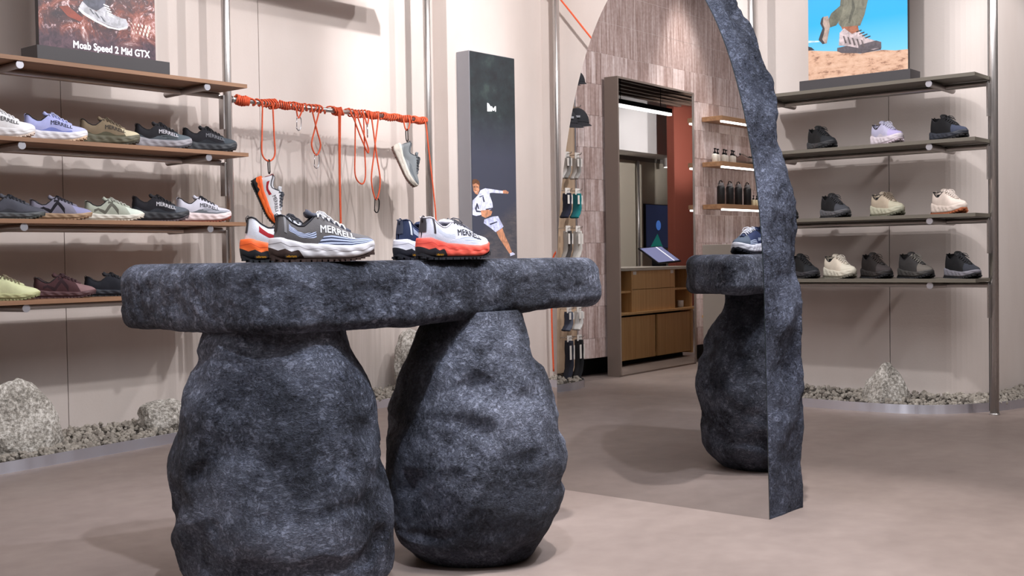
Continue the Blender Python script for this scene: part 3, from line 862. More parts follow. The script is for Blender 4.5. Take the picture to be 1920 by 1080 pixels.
class Last:
    """all the curves of one shoe shape; x heel to toe, -y = outer side"""
    def __init__(s, L=.285, sole=1.0, collar=0.0, tall=1.0, width=1.0, lug=.0048, tongue=.85, throat=0.0):
        s.L, s.lug, s.tongue = L, lug, tongue
        s.wo = curve([(0, .033), (.1, .036), (.3, .037), (.45, .039), (.62, .0475), (.74, .051), (.85, .049), (1, .043)])
        s.wi = curve([(0, .033), (.1, .035), (.3, .032), (.42, .031), (.55, .038), (.70, .047), (.82, .046), (1, .040)])
        s.width = width
        s._zt = curve([(0, .063), (.08, .065), (.18, .059), (.30, .050), (.45, .047), (.60, .043), (.75, .041), (.88, .046), (1, .055)])
        s._zb = lambda q: .008 * np.clip((.12 - q) / .12, 0, 1) ** 2 + .021 * np.clip((q - .68) / .32, 0, 1) ** 2
        s.sole = sole
        s._ztop = curve([(0, .123), (.05, .126), (.10, .122), (.17, .107), (.25, .096), (.31, .096), (.37, .110 - throat * .5), (.42, .124 - throat), (.46, .122 - throat), (.54, .110 - throat * .6), (.64, .095), (.73, .083), (.80, .077), (.87, .073), (.93, .069), (.97, .064), (1.0, .057)], 4)
        s.collar, s.tall = collar, tall
        s._wt = curve([(0, .012), (.04, .021), (.10, .027), (.2, .029), (.3, .029), (.36, .027), (.42, .021), (.5, .016), (.62, .0125), (.70, .010), (.75, .004), (.78, 0), (1, 0)], 4)

    def env(s, q):
        q = np.asarray(q, float)
        a = np.sqrt(np.clip(1 - np.clip((.13 - q) / .13, 0, 1) ** 2, 0, 1)); b = np.clip(1 - np.clip((q - .74) / .26, 0, 1) ** 2.3, 0, 1) ** .5
        return a * b * s.width

    def zb(s, q): return s._zb(np.asarray(q, float))
    def zt(s, q):
        q = np.asarray(q, float); return (s._zt(q) - .004) * s.sole + .004 + .15 * s.zb(q) * (1 - s.sole)
    def zu(s, q):
        q = np.asarray(q, float); base = .05 + (s._ztop(q) - .05) * s.tall + s.collar * np.clip((.5 - q) / .12, 0, 1)
        return base - (s._zt(q) - s.zt(q)) * 1.0
    def half(s, q, side): return (s.wo(q) if side < 0 else s.wi(q)) * s.env(q)
    def wt(s, q): return s._wt(q) * np.minimum(1, np.sqrt(np.clip(np.asarray(q, float) / .05, 0, 1)) + 0) * s.width

    def surf(s, q, f, side, off=0.0):
        q = np.asarray(q, float); f = np.asarray(f, float)
        wb = np.maximum(0, s.half(q, side) - .0035); w = np.minimum(s.wt(q), wb * .96); z0 = s.zt(q) - .004; z1 = np.maximum(s.zu(q), z0 + .002)
        th = f * PI / 2
        yd = w + (wb - w) * np.cos(th) ** .75; zd = z0 + (z1 - z0) * np.sin(th) ** .95
        yl = w + (wb - w) * (1 - f ** 1.3) + .004 * np.sin(PI * f); zl = z0 + (z1 - z0) * f
        c = np.clip((.56 - q) / .16, 0, 1) * .85
        y = (yd * (1 - c) + yl * c) + off; z = zd * (1 - c) + zl * c + off * np.clip(f, 0, 1) * (1 - c)
        x = q * s.L + (.16 * (z - z0) + .010) * np.clip(1 - q / .35, 0, 1) ** 2 - .10 * np.clip(z - z0 - .05, 0, 1) * np.clip(1 - q / .2, 0, 1) - off * np.clip((.06 - q) / .06, 0, 1) + off * .7 * np.clip((q - .92) / .08, 0, 1)
        return np.stack([x - s.L / 2, side * y, z], -1)


SQ = np.concatenate([[0, .004, .012, .024, .04, .06, .085], np.linspace(.11, .88, 46), [.90, .918, .935, .95, .963, .975, .985, .993, .998, 1.0]])


def set_uv(me, uv):
    l = me.uv_layers.new(name='UVMap'); idx = np.empty(len(me.loops), int); me.loops.foreach_get('vertex_index', idx)
    l.data.foreach_set('uv', np.asarray(uv, float)[idx].ravel())


def grid_uv(name, rows, uvs):
    me = MB().grid(rows).mesh(name, True); set_uv(me, [u for r in uvs for u in r]); return me


def shoe_meshes(A, text_span=(.455, .785, .36)):
    R = {}
    nf = 16; F = np.linspace(0, 1, nf)
    # upper: outer side up, over, inner side down, with a rolled rim round the opening
    rows, uvs = [], []
    for q in SQ:
        o = A.surf(q, F, -1); i = A.surf(q, F, 1)
        rim = 1 if q < .78 else 0
        r = [tuple(p) for p in o]; u = [(q, f) for f in F]
        if rim:
            for P, sd in ((o[-1], -1), (i[-1], 1)):
                dn = [(P[0], P[1] * .93, P[2] + .0012), (P[0], P[1] * .84, P[2] - .002), (P[0], P[1] * .80, P[2] - .012)]
                if sd > 0: dn = dn[::-1]
                r += dn; u += [(q, 1.02)] * 3
        else:
            P = (o[-1] + i[-1]) / 2; r += [tuple(P)] * 6; u += [(q, 1.0)] * 6
        r += [tuple(p) for p in i[::-1]]; u += [(q, f) for f in F[::-1]]
        rows.append(r); uvs.append(u)
    n = len(rows[0]); cut = nf + 2          # faces between the two rims are left open over the foot opening
    B = MB(); B.v = [p for r in rows for p in r]
    for a in range(len(rows) - 1):
        for b in range(n - 1):
            if b == cut and SQ[a] < .78: continue
            B.f.append((a * n + b, (a + 1) * n + b, (a + 1) * n + b + 1, a * n + b + 1))
    me = B.mesh('upper', True); set_uv(me, [u for r in uvs for u in r]); R['upper'] = me
    # lining: the hollow inside
    rows = []
    for q in np.linspace(.012, .76, 40):
        P = A.surf(q, 1.0, -1); I = A.surf(q, 1.0, 1); z0 = float(A.zt(q)) + .006; w = abs(P[1]); w2 = abs(I[1])
        zt = P[2] - .004
        rows.append([(P[0], -w * .88, zt), (P[0], -w * .80, zt - .3 * (zt - z0)), (P[0], -w * .9, z0 + .01), (P[0], -w * .5, z0), (P[0], 0, z0 - .002), (P[0], w2 * .5, z0), (P[0], w2 * .9, z0 + .01), (P[0], w2 * .80, zt - .3 * (zt - z0)), (P[0], w2 * .88, zt)])
    R['lining'] = MB().grid(rows).mesh('lining', True)
    # midsole
    rows, uvs = [], []; V = np.array([0, .06, .16, .28, .40, .46, .50, .54, .66, .80, .92, 1.0])
    for q in SQ:
        zb = float(A.zb(q)) + A.lug + .003; zt = float(A.zt(q)) + .002; r, u = [], []
        for side in (-1, 1):
            w = float(A.half(q, side)); col = []
            for v in V:
                gz = .5 + .10 * math.sin(q * 34) * math.sin(q * 9) - .12 * (q - .5)
                gv = math.exp(-((v - gz) / .05) ** 2) * .0011 * min(1, w / .02)
                fl = .0035 * math.sin(PI * min(1, v * .9 + .05)) + .0015 * math.sin(q * 42 + v * 5) * math.sin(PI * v)
                ww = max(0, w - .0018 + (fl - .006 * max(0, .12 - v) / .12 - .003 * max(0, v - .9) / .1) * min(1, w / .012) - gv)
                x = q * A.L - A.L / 2 - (.004 * math.sin(PI * v * .8 + .3) * max(0, .05 - q) / .05) + (.003 * math.sin(PI * v) * max(0, q - .95) / .05)
                col.append((x, side * ww, zb + (zt - zb) * v))
            if side < 0: r = [(col[0][0], 0, zb)] + col; u = [(q, 0)] + [(q, v) for v in V]
            else: r = r + [(col[-1][0], 0, zt - .006)] + col[::-1] + [(col[0][0], 0, zb)]; u = u + [(q, 1)] + [(q, v) for v in V[::-1]] + [(q, 0)]
        rows.append(r); uvs.append(u)
    R['midsole'] = grid_uv('midsole', rows, uvs)
    # outsole with lugs
    B = MB(); rows = []
    for q in SQ:
        zb = float(A.zb(q)) + A.lug; x = q * A.L - A.L / 2
        a, b = float(A.half(q, -1)), float(A.half(q, 1)); e = .0015 * min(1, a / .01)
        h = .004 + .006 * np.clip((.1 - q) / .1, 0, 1) + .006 * np.clip((q - .9) / .1, 0, 1)
        xo = -.001 if q < .02 else (.001 if q > .98 else 0)
        rows.append([(x + xo, -a * .99 - e, zb + h), (x + xo, -a * .97 - e, zb), (x, 0, zb), (x + xo, b * .97 + e, zb), (x + xo, b * .99 + e, zb + h)])
    B.grid(rows)
    rr = random.Random(4)
    for q in np.arange(.03, .985, .052):
        for side in (-1, 1):
            w = float(A.half(q, side)); zb = float(A.zb(q)); x = q * A.L - A.L / 2
            for fr_, ww in ((.88, .013), (.42, .011)):
                y = side * w * fr_; hw = min(ww / 2, w * .2)
                M = Matrix.Translation((x, y, zb)) @ Matrix.Rotation(side * rr.uniform(-.35, .35), 4, 'Z')
                B.box(-.0057, .0057, -hw, hw, 0, A.lug + .002, M)
    R['outsole'] = B.mesh('outsole')
    # tongue
    rows = []
    for k, q in enumerate(np.linspace(.77, .345, 22)):
        P = A.surf(max(q, .40), 1.0, -1); w = max(.012, abs(P[1])) * 1.02 + .010 * max(0, .46 - q) / .11; f = k / 21
        up_ = max(0, .42 - q) * A.L * A.tongue
        zc = P[2] + .003 + up_; x = q * A.L - A.L / 2 + .0 + up_ * .05
        th = .011 if q < .5 else .006
        e = 1 if k not in (0, 21) else .5
        w *= {21: .62, 20: .86, 19: .96}.get(k, 1); th *= {21: .5, 20: .85}.get(k, 1)
        rows.append([(x, -w * .95, zc - .004), (x + .001, -w * .6, zc + .003 * e), (x + .001, 0, zc + .0055 * e), (x + .001, w * .6, zc + .003 * e), (x, w * .95, zc - .004), (x - th, w * .6, zc - .004 - th * .4), (x - th, 0, zc - .002 - th * .4), (x - th, -w * .6, zc - .004 - th * .4)])
    m = MB().grid(rows, closed_v=True); m.f += [tuple(range(8)), tuple(21 * 8 + k for k in range(7, -1, -1))]
    R['tongue'] = m.mesh('tongue', True)
    # laces
    B = MB(); st = np.linspace(.71, .445, 6)
    def eye(q, sd, o=.0035): p = A.surf(q, .94, sd, o); return Vector(p)
    for k in range(6):
        for sd in (-1, 1):
            a = eye(st[k], sd, .002); b = eye(st[min(k + 1, 5)] if k < 5 else st[k], -sd, .002)
            if k == 5 and sd > 0: continue
            mid = (a + b) / 2 + Vector((.001, 0, .010)); q1 = a.lerp(mid, .5) + Vector((0, 0, .0035)); q2 = mid.lerp(b, .5) + Vector((0, 0, .0035))
            B.tube([a - Vector((0, 0, .003)), a + Vector((0, 0, .001)), q1, mid, q2, b + Vector((0, 0, .001)), b - Vector((0, 0, .003))], .0021, 6)
    c = (eye(.445, -1) + eye(.445, 1)) / 2 + Vector((0, 0, .009))
    for sd in (-1, 1):
        B.tube([c, c + Vector((.006, sd * .012, .006)), c + Vector((.016, sd * .026, .002)), c + Vector((.026, sd * .030, -.010)), c + Vector((.022, sd * .022, -.012)), c + Vector((.010, sd * .010, -.002)), c], .0019, 6)
        B.tube([c, c + Vector((.014, sd * .006, .002)), c + Vector((.034, sd * .016, -.010)), c + Vector((.044, sd * .024, -.022))], .0018, 6)
    R['laces'] = B.mesh('laces', True)
    # heel tab and its loop
    B = MB(); rows = []
    for f in np.linspace(.34, 1.0, 8):
        rows.append([tuple(A.surf(q, f, sd, .0016)) for q, sd in ((.018, -1), (.012, -1), (.005, -1), (.0, -1), (.005, 1), (.012, 1), (.018, 1))])
    B.grid(rows)
    p = Vector(A.surf(0.0, 1.0, -1)); B.tube([p + Vector((-.002, 0, -.012)), p + Vector((-.004, 0, .002)), p + Vector((.002, 0, .008)), p + Vector((.008, 0, .002))], .0035, 6, flat=.4)
    R['heel_tab'] = B.mesh('heel_tab', True)
    # side strip on the heel quarter (the reflective tab)
    rows = []
    for f in np.linspace(.30, 1.0, 8): rows.append([tuple(A.surf(q + .03 * (1 - f), f, -1, .0012)) for q in (.075, .088, .104)])
    R['tab_stripe'] = MB().grid(rows).mesh('heel_stripe', True)
    # collar binding
    B = MB()
    for sd in (-1, 1):
        B.tube([Vector(A.surf(q, 1.0, sd)) + Vector((0, 0, .0005)) for q in np.linspace(.004, .44, 40)], .0024, 6)
    R['collar_binding'] = B.mesh('collar_binding', True)
    # lettering on the outer side
    me = text_mesh('MERRELL', 1.0, bold=.018); bm = bmesh.new(); bm.from_mesh(me)
    bmesh.ops.triangulate(bm, faces=bm.faces); bmesh.ops.subdivide_edges(bm, edges=[e for e in bm.edges if e.calc_length() > .2], cuts=2, use_grid_fill=True); bm.to_mesh(me); bm.free()
    xs = np.array([v.co[:] for v in me.vertices]); w = xs[:, 0].max(); h = xs[:, 1].max()
    q = text_span[0] + (text_span[1] - text_span[0]) * xs[:, 0] / w
    f = text_span[2] + xs[:, 1] / h * (.24 + .06 * (q - text_span[0]) / .33)
    P = A.surf(q, f, -1, .0011)
    me.vertices.foreach_set('co', P.ravel()); me.update(); R['lettering'] = me
    # sole badge and its small lettering
    rows = []
    fz = lambda q, t: (float(q) * A.L - A.L / 2, -float(A.half(q, -1)) - .0034, float(A.zb(q)) + .016 + t)
    vs = [fz(.115, 0), fz(.125, .0045), fz(.225, .0045), fz(.25, 0), fz(.225, -.0045), fz(.125, -.0045)]
    R['badge'] = MB().add(vs, [(0, 1, 2, 3, 4, 5)]).mesh('badge')
    me = text_mesh('vibram', 1.0, bold=.012); xs = np.array([v.co[:] for v in me.vertices]); w = xs[:, 0].max(); h = xs[:, 1].max()
    P = np.array([fz(.130 + .095 * a / w, -.003 + .006 * b / h) for a, b, _ in xs]); P[:, 1] -= .0004
    me.vertices.foreach_set('co', P.ravel()); me.update(); R['badge_text'] = me
    return R


LAST_A = Last(.285, 1.0, 0, 1.0, 1.0)
LAST_B = Last(.285, .62, -.004, .95, 1.02, .004)
LAST_C = Last(.285, .86, .012, 1.03, 1.06, .006)
LAST_D = Last(.285, 1.0, .002, 1.0, 1.0, tongue=.25, throat=.010)
SHAPES = {'D': shoe_meshes(LAST_D), 'A': shoe_meshes(LAST_A), 'B': shoe_meshes(LAST_B), 'C': shoe_meshes(LAST_C)}


def upper_mat(base, low=None, stripe=None, stripe_bg=None, toe=None, heel=None, camo=None, quarter=None):
    n = NT('knit_upper', .8, 0, base, .3); uv = n.sep(n.coord('UV')); u, v = uv[0], uv[1]
    c = n.mix(n.noise(n.coord('Object'), 60, 3), base, tuple(min(255, int(q * 1.06 + 3)) for q in base))
    if heel: c = n.mix(n.mul(n.lt(n.add(u, n.mul(v, -.07)), .12), n.lt(v, .99)), c, heel)
    if quarter:      # striped inset on the heel quarter
        d = n.m_('ABSOLUTE', n.sub(v, n.sub(.64, n.mul(n.sub(u, .14), 1.15))))
        inq = n.mul(n.mul(n.gt(u, .145), n.lt(u, .42)), n.lt(d, n.sub(.20, n.mul(u, .25))))
        fr_ = n.gt(n.m_('FRACT', n.add(n.mul(v, 13), n.mul(u, 3))), .42)
        c = n.mix(inq, c, n.mix(fr_, quarter[1], quarter[0]))
    if stripe:       # stripes low on the forefoot
        lim = n.add(.20, n.mul(n.sub(u, .40), .55)); lim2 = n.sub(1.55, n.mul(u, 1.0))
        inn = n.mul(n.gt(u, n.add(.42, n.mul(v, .28))), n.mul(n.lt(v, lim), n.lt(v, lim2)))
        fr_ = n.gt(n.m_('FRACT', n.add(n.mul(v, 11), n.mul(u, -4))), .45)
        c = n.mix(inn, c, n.mix(fr_, stripe_bg or base, stripe))
    if low: c = n.mix(n.lt(v, n.add(.17, n.mul(n.m_('SINE', n.mul(u, 17)), .06))), c, low)
    if toe: c = n.mix(n.gt(n.add(u, n.mul(v, .12)), .80), c, toe)
    if camo:
        t = n.m_('PINGPONG', n.sub(u, .16), .11); d = n.m_('ABSOLUTE', n.sub(v, n.add(.18, n.mul(t, 4.2))))
        z1 = n.mul(n.mul(n.gt(u, .20), n.lt(u, .60)), n.lt(d, .15))
        z2 = n.mul(n.lt(n.m_('ABSOLUTE', n.sub(u, .47)), .04), n.lt(n.m_('ABSOLUTE', n.sub(v, .78)), .08))
        c = n.mix(n.mx(z1, z2), c, camo)
    n.color(c)
    w = n.node('ShaderNodeTexVoronoi', out='Distance', i_Vector=n.coord('Object'), i_Scale=420.0)
    n.bump(w, .25, .0015); return n.m


def sole_mat(a, b=None, heel=None, line=None):
    n = NT('foam_midsole', .6, 0, a); uv = n.sep(n.coord('UV')); u, v = uv[0], uv[1]
    c = n.mix(0.0, a, a)
    if b: c = n.mix(n.maprange(n.add(v, n.mul(n.m_('SINE', n.mul(u, 20)), .04)), .52, .60), b, a)
    if heel:
        k = n.mul(n.lt(v, n.sub(.50, n.mul(n.m_('PINGPONG', u, .06), 2.0))), n.lt(u, n.sub(.31, n.mul(v, .12))))
        c = n.mix(n.mx(k, n.lt(v, .07)), c, heel)
    if line:
        zz = n.add(.66, n.sub(n.mul(n.m_('PINGPONG', u, .085), 1.5), n.mul(u, .25)))
        c = n.mix(n.lt(n.m_('ABSOLUTE', n.sub(v, zz)), .018), c, line)
    n.color(c); n.bump(n.noise(n.mapping(n.coord('Object'), (40, 40, 120)), 1.0, 3), .15, .004); return n.m


def shoe(name, label, shape, upper, sole, outsole, lace, lining=(32, 32, 36), tongue=None, tab=None, letter=None, bind=None, badge=False, stripe=None, group=None):
    t = thing(name, label, 'shoe', group=group); S = SHAPES[shape]
    ob('upper', S['upper'], upper, t)
    ob('lining', S['lining'], plain('padded_lining', lining, .9), t)
    ob('midsole', S['midsole'], sole, t)
    ob('outsole', S['outsole'], plain('rubber_outsole', outsole, .7), t)
    ob('tongue', S['tongue'], plain('padded_tongue', tongue or lining, .85), t)
    ob('laces', S['laces'], plain('lace', lace, .8), t)
    ob('heel_tab', S['heel_tab'], plain('heel_tab', tab or lining, .7), t)
    ob('collar_binding', S['collar_binding'], plain('collar_binding', bind or lining, .8), t)
    if stripe: ob('heel_stripe', S['tab_stripe'], plain('reflective_stripe', stripe, .4), t)
    if letter: ob('lettering', S['lettering'], plain('print_lettering', letter, .5), t)
    if badge:
        b = ob('sole_badge', S['badge'], plain('badge_dark', (46, 34, 24), .5), t, label='dark sole badge with yellow lettering')
        ob('badge_lettering', S['badge_text'], plain('badge_yellow', (240, 176, 30), .5), b)
    return t


def pose(o, x, y, z, deg): o.location = (x, y, z); o.rotation_euler = (0, 0, math.radians(deg)); return o


WHITE, BLACK = (226, 226, 228), (26, 26, 30)
# the four on the table
m_grey = upper_mat((96, 92, 92), stripe=(196, 206, 232), stripe_bg=(52, 58, 82), quarter=((200, 210, 236), (48, 52, 70)), toe=None, heel=(104, 100, 100))
GREY = shoe('trail_shoe', 'grey trail shoe with white lettering and thick white sole on the stone table', 'A', m_grey, sole_mat((206, 202, 204), (222, 218, 220), (66, 48, 42), (120, 112, 116)), (62, 44, 38), (222, 220, 222), (34, 32, 38), (70, 72, 84), (52, 46, 46), (238, 238, 242), (36, 36, 44), True, (150, 148, 150))
m_wo = upper_mat((216, 216, 222), quarter=((176, 40, 48), (150, 30, 40)), low=(224, 224, 228))
s_or = sole_mat((240, 98, 34), (246, 112, 44), (34, 34, 38), (200, 70, 20))
ORA = shoe('trail_shoe', 'white trail shoe with red inset and orange sole on the stone table', 'A', m_wo, s_or, (30, 32, 36), (60, 60, 66), (40, 40, 46), (190, 190, 196), (48, 44, 46), BLACK, (40, 38, 42), True)
m_nv = upper_mat((40, 50, 84), stripe=(188, 198, 220), stripe_bg=(36, 46, 78), quarter=((196, 204, 222), (40, 50, 84)), heel=(44, 54, 82), toe=(84, 94, 108))
NVY = shoe('trail_shoe', 'navy trail shoe with white sole and pale laces on the stone table', 'D', m_nv, sole_mat((214, 212, 220), (224, 222, 228), (26, 28, 38), (140, 138, 150)), (24, 26, 36), (228, 228, 234), (30, 34, 48), (46, 56, 86), (56, 62, 80), None, (34, 42, 70), True, (210, 214, 222))
m_wc = upper_mat((212, 212, 224), stripe=(176, 184, 202), stripe_bg=(210, 212, 224), quarter=((190, 196, 212), (214, 214, 226)), low=(204, 208, 222))
WCO = shoe('trail_shoe', 'white trail shoe with black lettering and coral red sole on the stone table', 'D', m_wc, sole_mat((232, 84, 68), (236, 96, 78), (34, 32, 38), (190, 50, 44)), (30, 30, 36), (90, 88, 94), (110, 108, 116), (216, 214, 222), (58, 54, 60), (30, 30, 40), (228, 224, 232), True, (66, 62, 66))
pose(GREY, 2.045, 2.37, .8935, -29); pose(ORA, 2.075, 2.53, .8935, -31); pose(WCO, 2.46, 2.285, .8935, -4); pose(NVY, 2.555, 2.475, .8935, -3); WCO.scale = NVY.scale = (.93,) * 3; GREY.scale = ORA.scale = (.97,) * 3

# oak shelves
SHX = 'on the %s oak shelf'
rows_ = {
    0: ['second', 1.458, 5.10, [(2.545, 'white trainer beside the lavender trainer', 'A', dict(base=(226, 226, 230)), (228, 228, 232), (214, 200, 190), WHITE, BLACK),
        (2.80, 'lavender blue trainer with dark lettering and white sole', 'A', dict(base=(168, 174, 222), low=(126, 138, 206), toe=(186, 190, 228)), (226, 226, 234), (212, 186, 160), (190, 196, 230), (30, 32, 60)),
        (3.075, 'olive brown trainer with cream toe and dark lettering', 'A', dict(base=(122, 108, 88), toe=(202, 192, 164), low=(88, 86, 70)), (96, 94, 78), (64, 60, 50), (110, 98, 82), (36, 30, 26)),
        (3.37, 'black trainer with slate toe beside the olive trainer', 'A', dict(base=(34, 34, 40), toe=(92, 102, 110), low=(88, 96, 104), stripe=(96, 106, 112)), (152, 150, 158), (70, 70, 76), (40, 40, 46), (206, 204, 214)),
        (3.645, 'all-black trainer with dark grey toe at the post end', 'A', dict(base=(30, 30, 36), toe=(66, 74, 82), low=(44, 48, 54)), (52, 56, 62), (34, 34, 38), (30, 30, 34), (110, 112, 120))]],
    1: ['third', 1.098, 5.10, [(2.585, 'slate grey trainer beside the gum-soled trainer', 'B', dict(base=(72, 74, 84), low=(62, 64, 72)), (84, 88, 92), (70, 74, 72), (40, 42, 50), None),
        (2.815, 'grey lilac trainer with black zigzag side and gum sole', 'B', dict(base=(120, 118, 134), camo=(28, 26, 34), toe=(142, 142, 176)), (164, 138, 112), (150, 122, 96), (34, 32, 42), None),
        (3.09, 'pale sage green trainer with grey zigzag side and white toe', 'B', dict(base=(162, 168, 156), camo=(98, 98, 90), toe=(206, 216, 206)), (214, 212, 202), (196, 190, 178), (178, 180, 172), None),
        (3.345, 'black trainer with slate toe beside the white trainer', 'A', dict(base=(28, 28, 34), toe=(88, 94, 104), low=(50, 54, 62)), (46, 48, 54), (84, 74, 80), (30, 30, 36), (200, 200, 208)),
        (3.60, 'white trainer with black laces, black lettering and rust outsole', 'A', dict(base=(200, 200, 214), low=(110, 116, 124), stripe=(112, 120, 128)), (230, 214, 216), (128, 62, 48), (34, 34, 44), (30, 30, 40))]],
    2: ['lowest', .738, 5.10, [(2.55, 'pale yellow green trainer with brown collar', 'B', dict(base=(196, 200, 160), toe=(204, 208, 168)), (178, 180, 136), (140, 142, 104), (120, 110, 90), None),
        (2.825, 'maroon trainer with dusty pink toe', 'B', dict(base=(66, 40, 44), toe=(132, 104, 106), camo=(46, 28, 34)), (84, 56, 60), (70, 46, 50), (60, 36, 42), None),
        (3.08, 'black trainer with navy toe partly behind the stone table', 'B', dict(base=(26, 28, 36), toe=(48, 56, 74)), (34, 38, 48), (26, 28, 34), (26, 28, 36), None)]]}
for r in rows_.values():
    for x, lab, shp, um, sc_, oc, lc, let in r[3]:
        s_ = shoe('trainer', lab + ' ' + SHX % r[0], shp, upper_mat(**um), sole_mat(sc_, None, None, tuple(int(q * .8) for q in sc_)), oc, lc, (30, 28, 32), um['base'], um['base'], let, group='trainers on the oak shelves')
        pose(s_, x, r[2], r[1], -35 + random.uniform(-2, 2))

# grey shelves
rows_ = [
    ('second', 1.49, [(3.01, 'black trainer with dark grey sole, alone at the mirror end', 'C', dict(base=(15, 15, 17), toe=(34, 36, 40)), (38, 40, 44), BLACK, BLACK),
                      (2.62, 'lilac grey trainer between two black shoes', 'A', dict(base=(168, 166, 190), toe=(176, 166, 206), low=(190, 184, 196)), (206, 196, 204), (196, 180, 190), (190, 188, 206)),
                      (2.275, 'black mid-height walking shoe with blue-grey toe', 'C', dict(base=(14, 14, 17), toe=(56, 62, 80)), (40, 44, 54), BLACK, BLACK)]),
    ('third', 1.092, [(3.26, 'black shoe mostly behind the arched mirror', 'C', dict(base=(16, 15, 16)), (34, 32, 34), BLACK, BLACK),
                      (2.93, 'black shoe with light tongue badge and dark grey sole', 'C', dict(base=(16, 16, 18), toe=(62, 64, 70)), (84, 84, 88), (44, 44, 48), (52, 52, 56)),
                      (2.62, 'khaki beige shoe with sage sole', 'A', dict(base=(166, 152, 134), toe=(176, 170, 150)), (174, 172, 152), (112, 112, 96), (120, 106, 90)),
                      (2.275, 'off-white beige shoe with rust brown outsole', 'A', dict(base=(196, 182, 172), toe=(206, 192, 182)), (204, 190, 180), (166, 94, 58), (206, 194, 186))]),
    ('lowest', .744, [(3.13, 'black shoe beside the arched mirror', 'C', dict(base=(14, 14, 16), toe=(30, 32, 36)), (40, 40, 46), BLACK, BLACK),
                      (2.905, 'cream white shoe between two dark shoes', 'A', dict(base=(200, 190, 174), toe=(206, 200, 184)), (204, 198, 182), (120, 116, 104), (208, 200, 188)),
                      (2.685, 'dark brown black shoe with chunky black sole', 'C', dict(base=(28, 23, 22), toe=(58, 52, 52)), (36, 32, 32), BLACK, (50, 40, 36)),
                      (2.46, 'charcoal shoe with grey laces and taupe toe', 'C', dict(base=(48, 46, 46), toe=(104, 98, 92)), (60, 58, 56), BLACK, (120, 116, 110)),
                      (2.205, 'black shoe with pale grey heel sole nearest the post', 'C', dict(base=(17, 17, 20), toe=(44, 46, 54)), (118, 116, 124), (30, 30, 34), (30, 30, 36))])]
for nm, z, items in rows_:
    for y, lab, shp, um, sc_, oc, lc in items:
        s_ = shoe('trainer', lab + ' on the %s grey shelf' % nm, shp, upper_mat(**um), sole_mat(sc_), oc, lc, (30, 28, 32), tuple(int(q * .9) for q in um['base']), um['base'], None, group='shoes on the grey shelves')
        pose(s_, 6.405, y, z, -126 + random.uniform(-4, 4))

# ------------------------------------------------------------------ rope rail
RZ_, RY_ = 1.765, 5.20
rail = thing('hanging_rail', 'horizontal steel rail wrapped in orange rope between two posts', 'rail', (3.87, RY_, RZ_))
MB().tube([(-.002, 0, 0), (1.491, 0, 0)], .0125, 18).ob('tube', M_STEELH, rail, smooth=True)
for x in (0.004, 1.485): MB().tube([(x - .005, 0, 0), (x + .005, 0, 0)], .019, 18).ob('flange', M_STEEL, rail)


def coil_pts(x0, x1, turns, r=.018, jit=.003):
    n = int(turns * 14); ph = random.uniform(0, 6)
    return [(x0 + (x1 - x0) * (k / n) + .006 * math.sin(k * .9 + ph), (r + jit * math.sin(k * .37 + ph)) * math.cos(2 * PI * k / 14 + ph), (r + jit * math.cos(k * .53)) * math.sin(2 * PI * k / 14 + ph)) for k in range(n + 1)]


def smooth_path(P, n=10):
    P = [np.array(p, float) for p in P]; out = []
    for i in range(len(P) - 1):
        p0, p1, p2, p3 = P[max(i - 1, 0)], P[i], P[i + 1], P[min(i + 2, len(P) - 1)]
        for k in range(n):
            t = k / n; out.append(tuple(.5 * (2 * p1 + (p2 - p0) * t + (2 * p0 - 5 * p1 + 4 * p2 - p3) * t * t + (3 * p1 - p0 - 3 * p2 + p3) * t ** 3)))
    return out + [tuple(P[-1])]


RR = .0046


def rope(label, coils, loops):
    t = thing('rope', label, 'rope', (coils[0][0], RY_, RZ_), group='orange rope on the rail'); X0 = coils[0][0]
    for a, b, tn, r in coils:
        MB().tube(coil_pts(a - X0, b - X0, tn, r), RR, 7).ob('coil', M_ROPE, t, smooth=True)
    for lp in loops:
        MB().tube(smooth_path([(p[0] - X0, p[1], p[2] - RZ_) for p in lp]), RR, 8).ob('hanging_loop', M_ROPE, t, smooth=True)
    return t


def U(x, w, zb, y=-.020, cross=False, dx=0.0):
    a, b = (x - w / 2, x + w / 2)
    h = 1.75 - zb
    if cross:
        return [(a, y, 1.77), (a, y - .004, 1.75), (x + .1 * w, y - .004, zb + h * .55), (b + .1 * w, y, zb + h * .22), (x + dx, y, zb), (a - .1 * w, y, zb + h * .22), (x - .1 * w, y + .006, zb + h * .55), (b, y, 1.75), (b, y + .004, 1.77)]
    return [(a, y, 1.77), (a - .002, y - .004, 1.75), (a - .006, y, zb + h * .5), (a - .008, y, zb + h * .12), (x + dx, y, zb), (b + .008, y, zb + h * .12), (b + .006, y, zb + h * .5), (b, y - .002, 1.75), (b, y + .004, 1.77)]


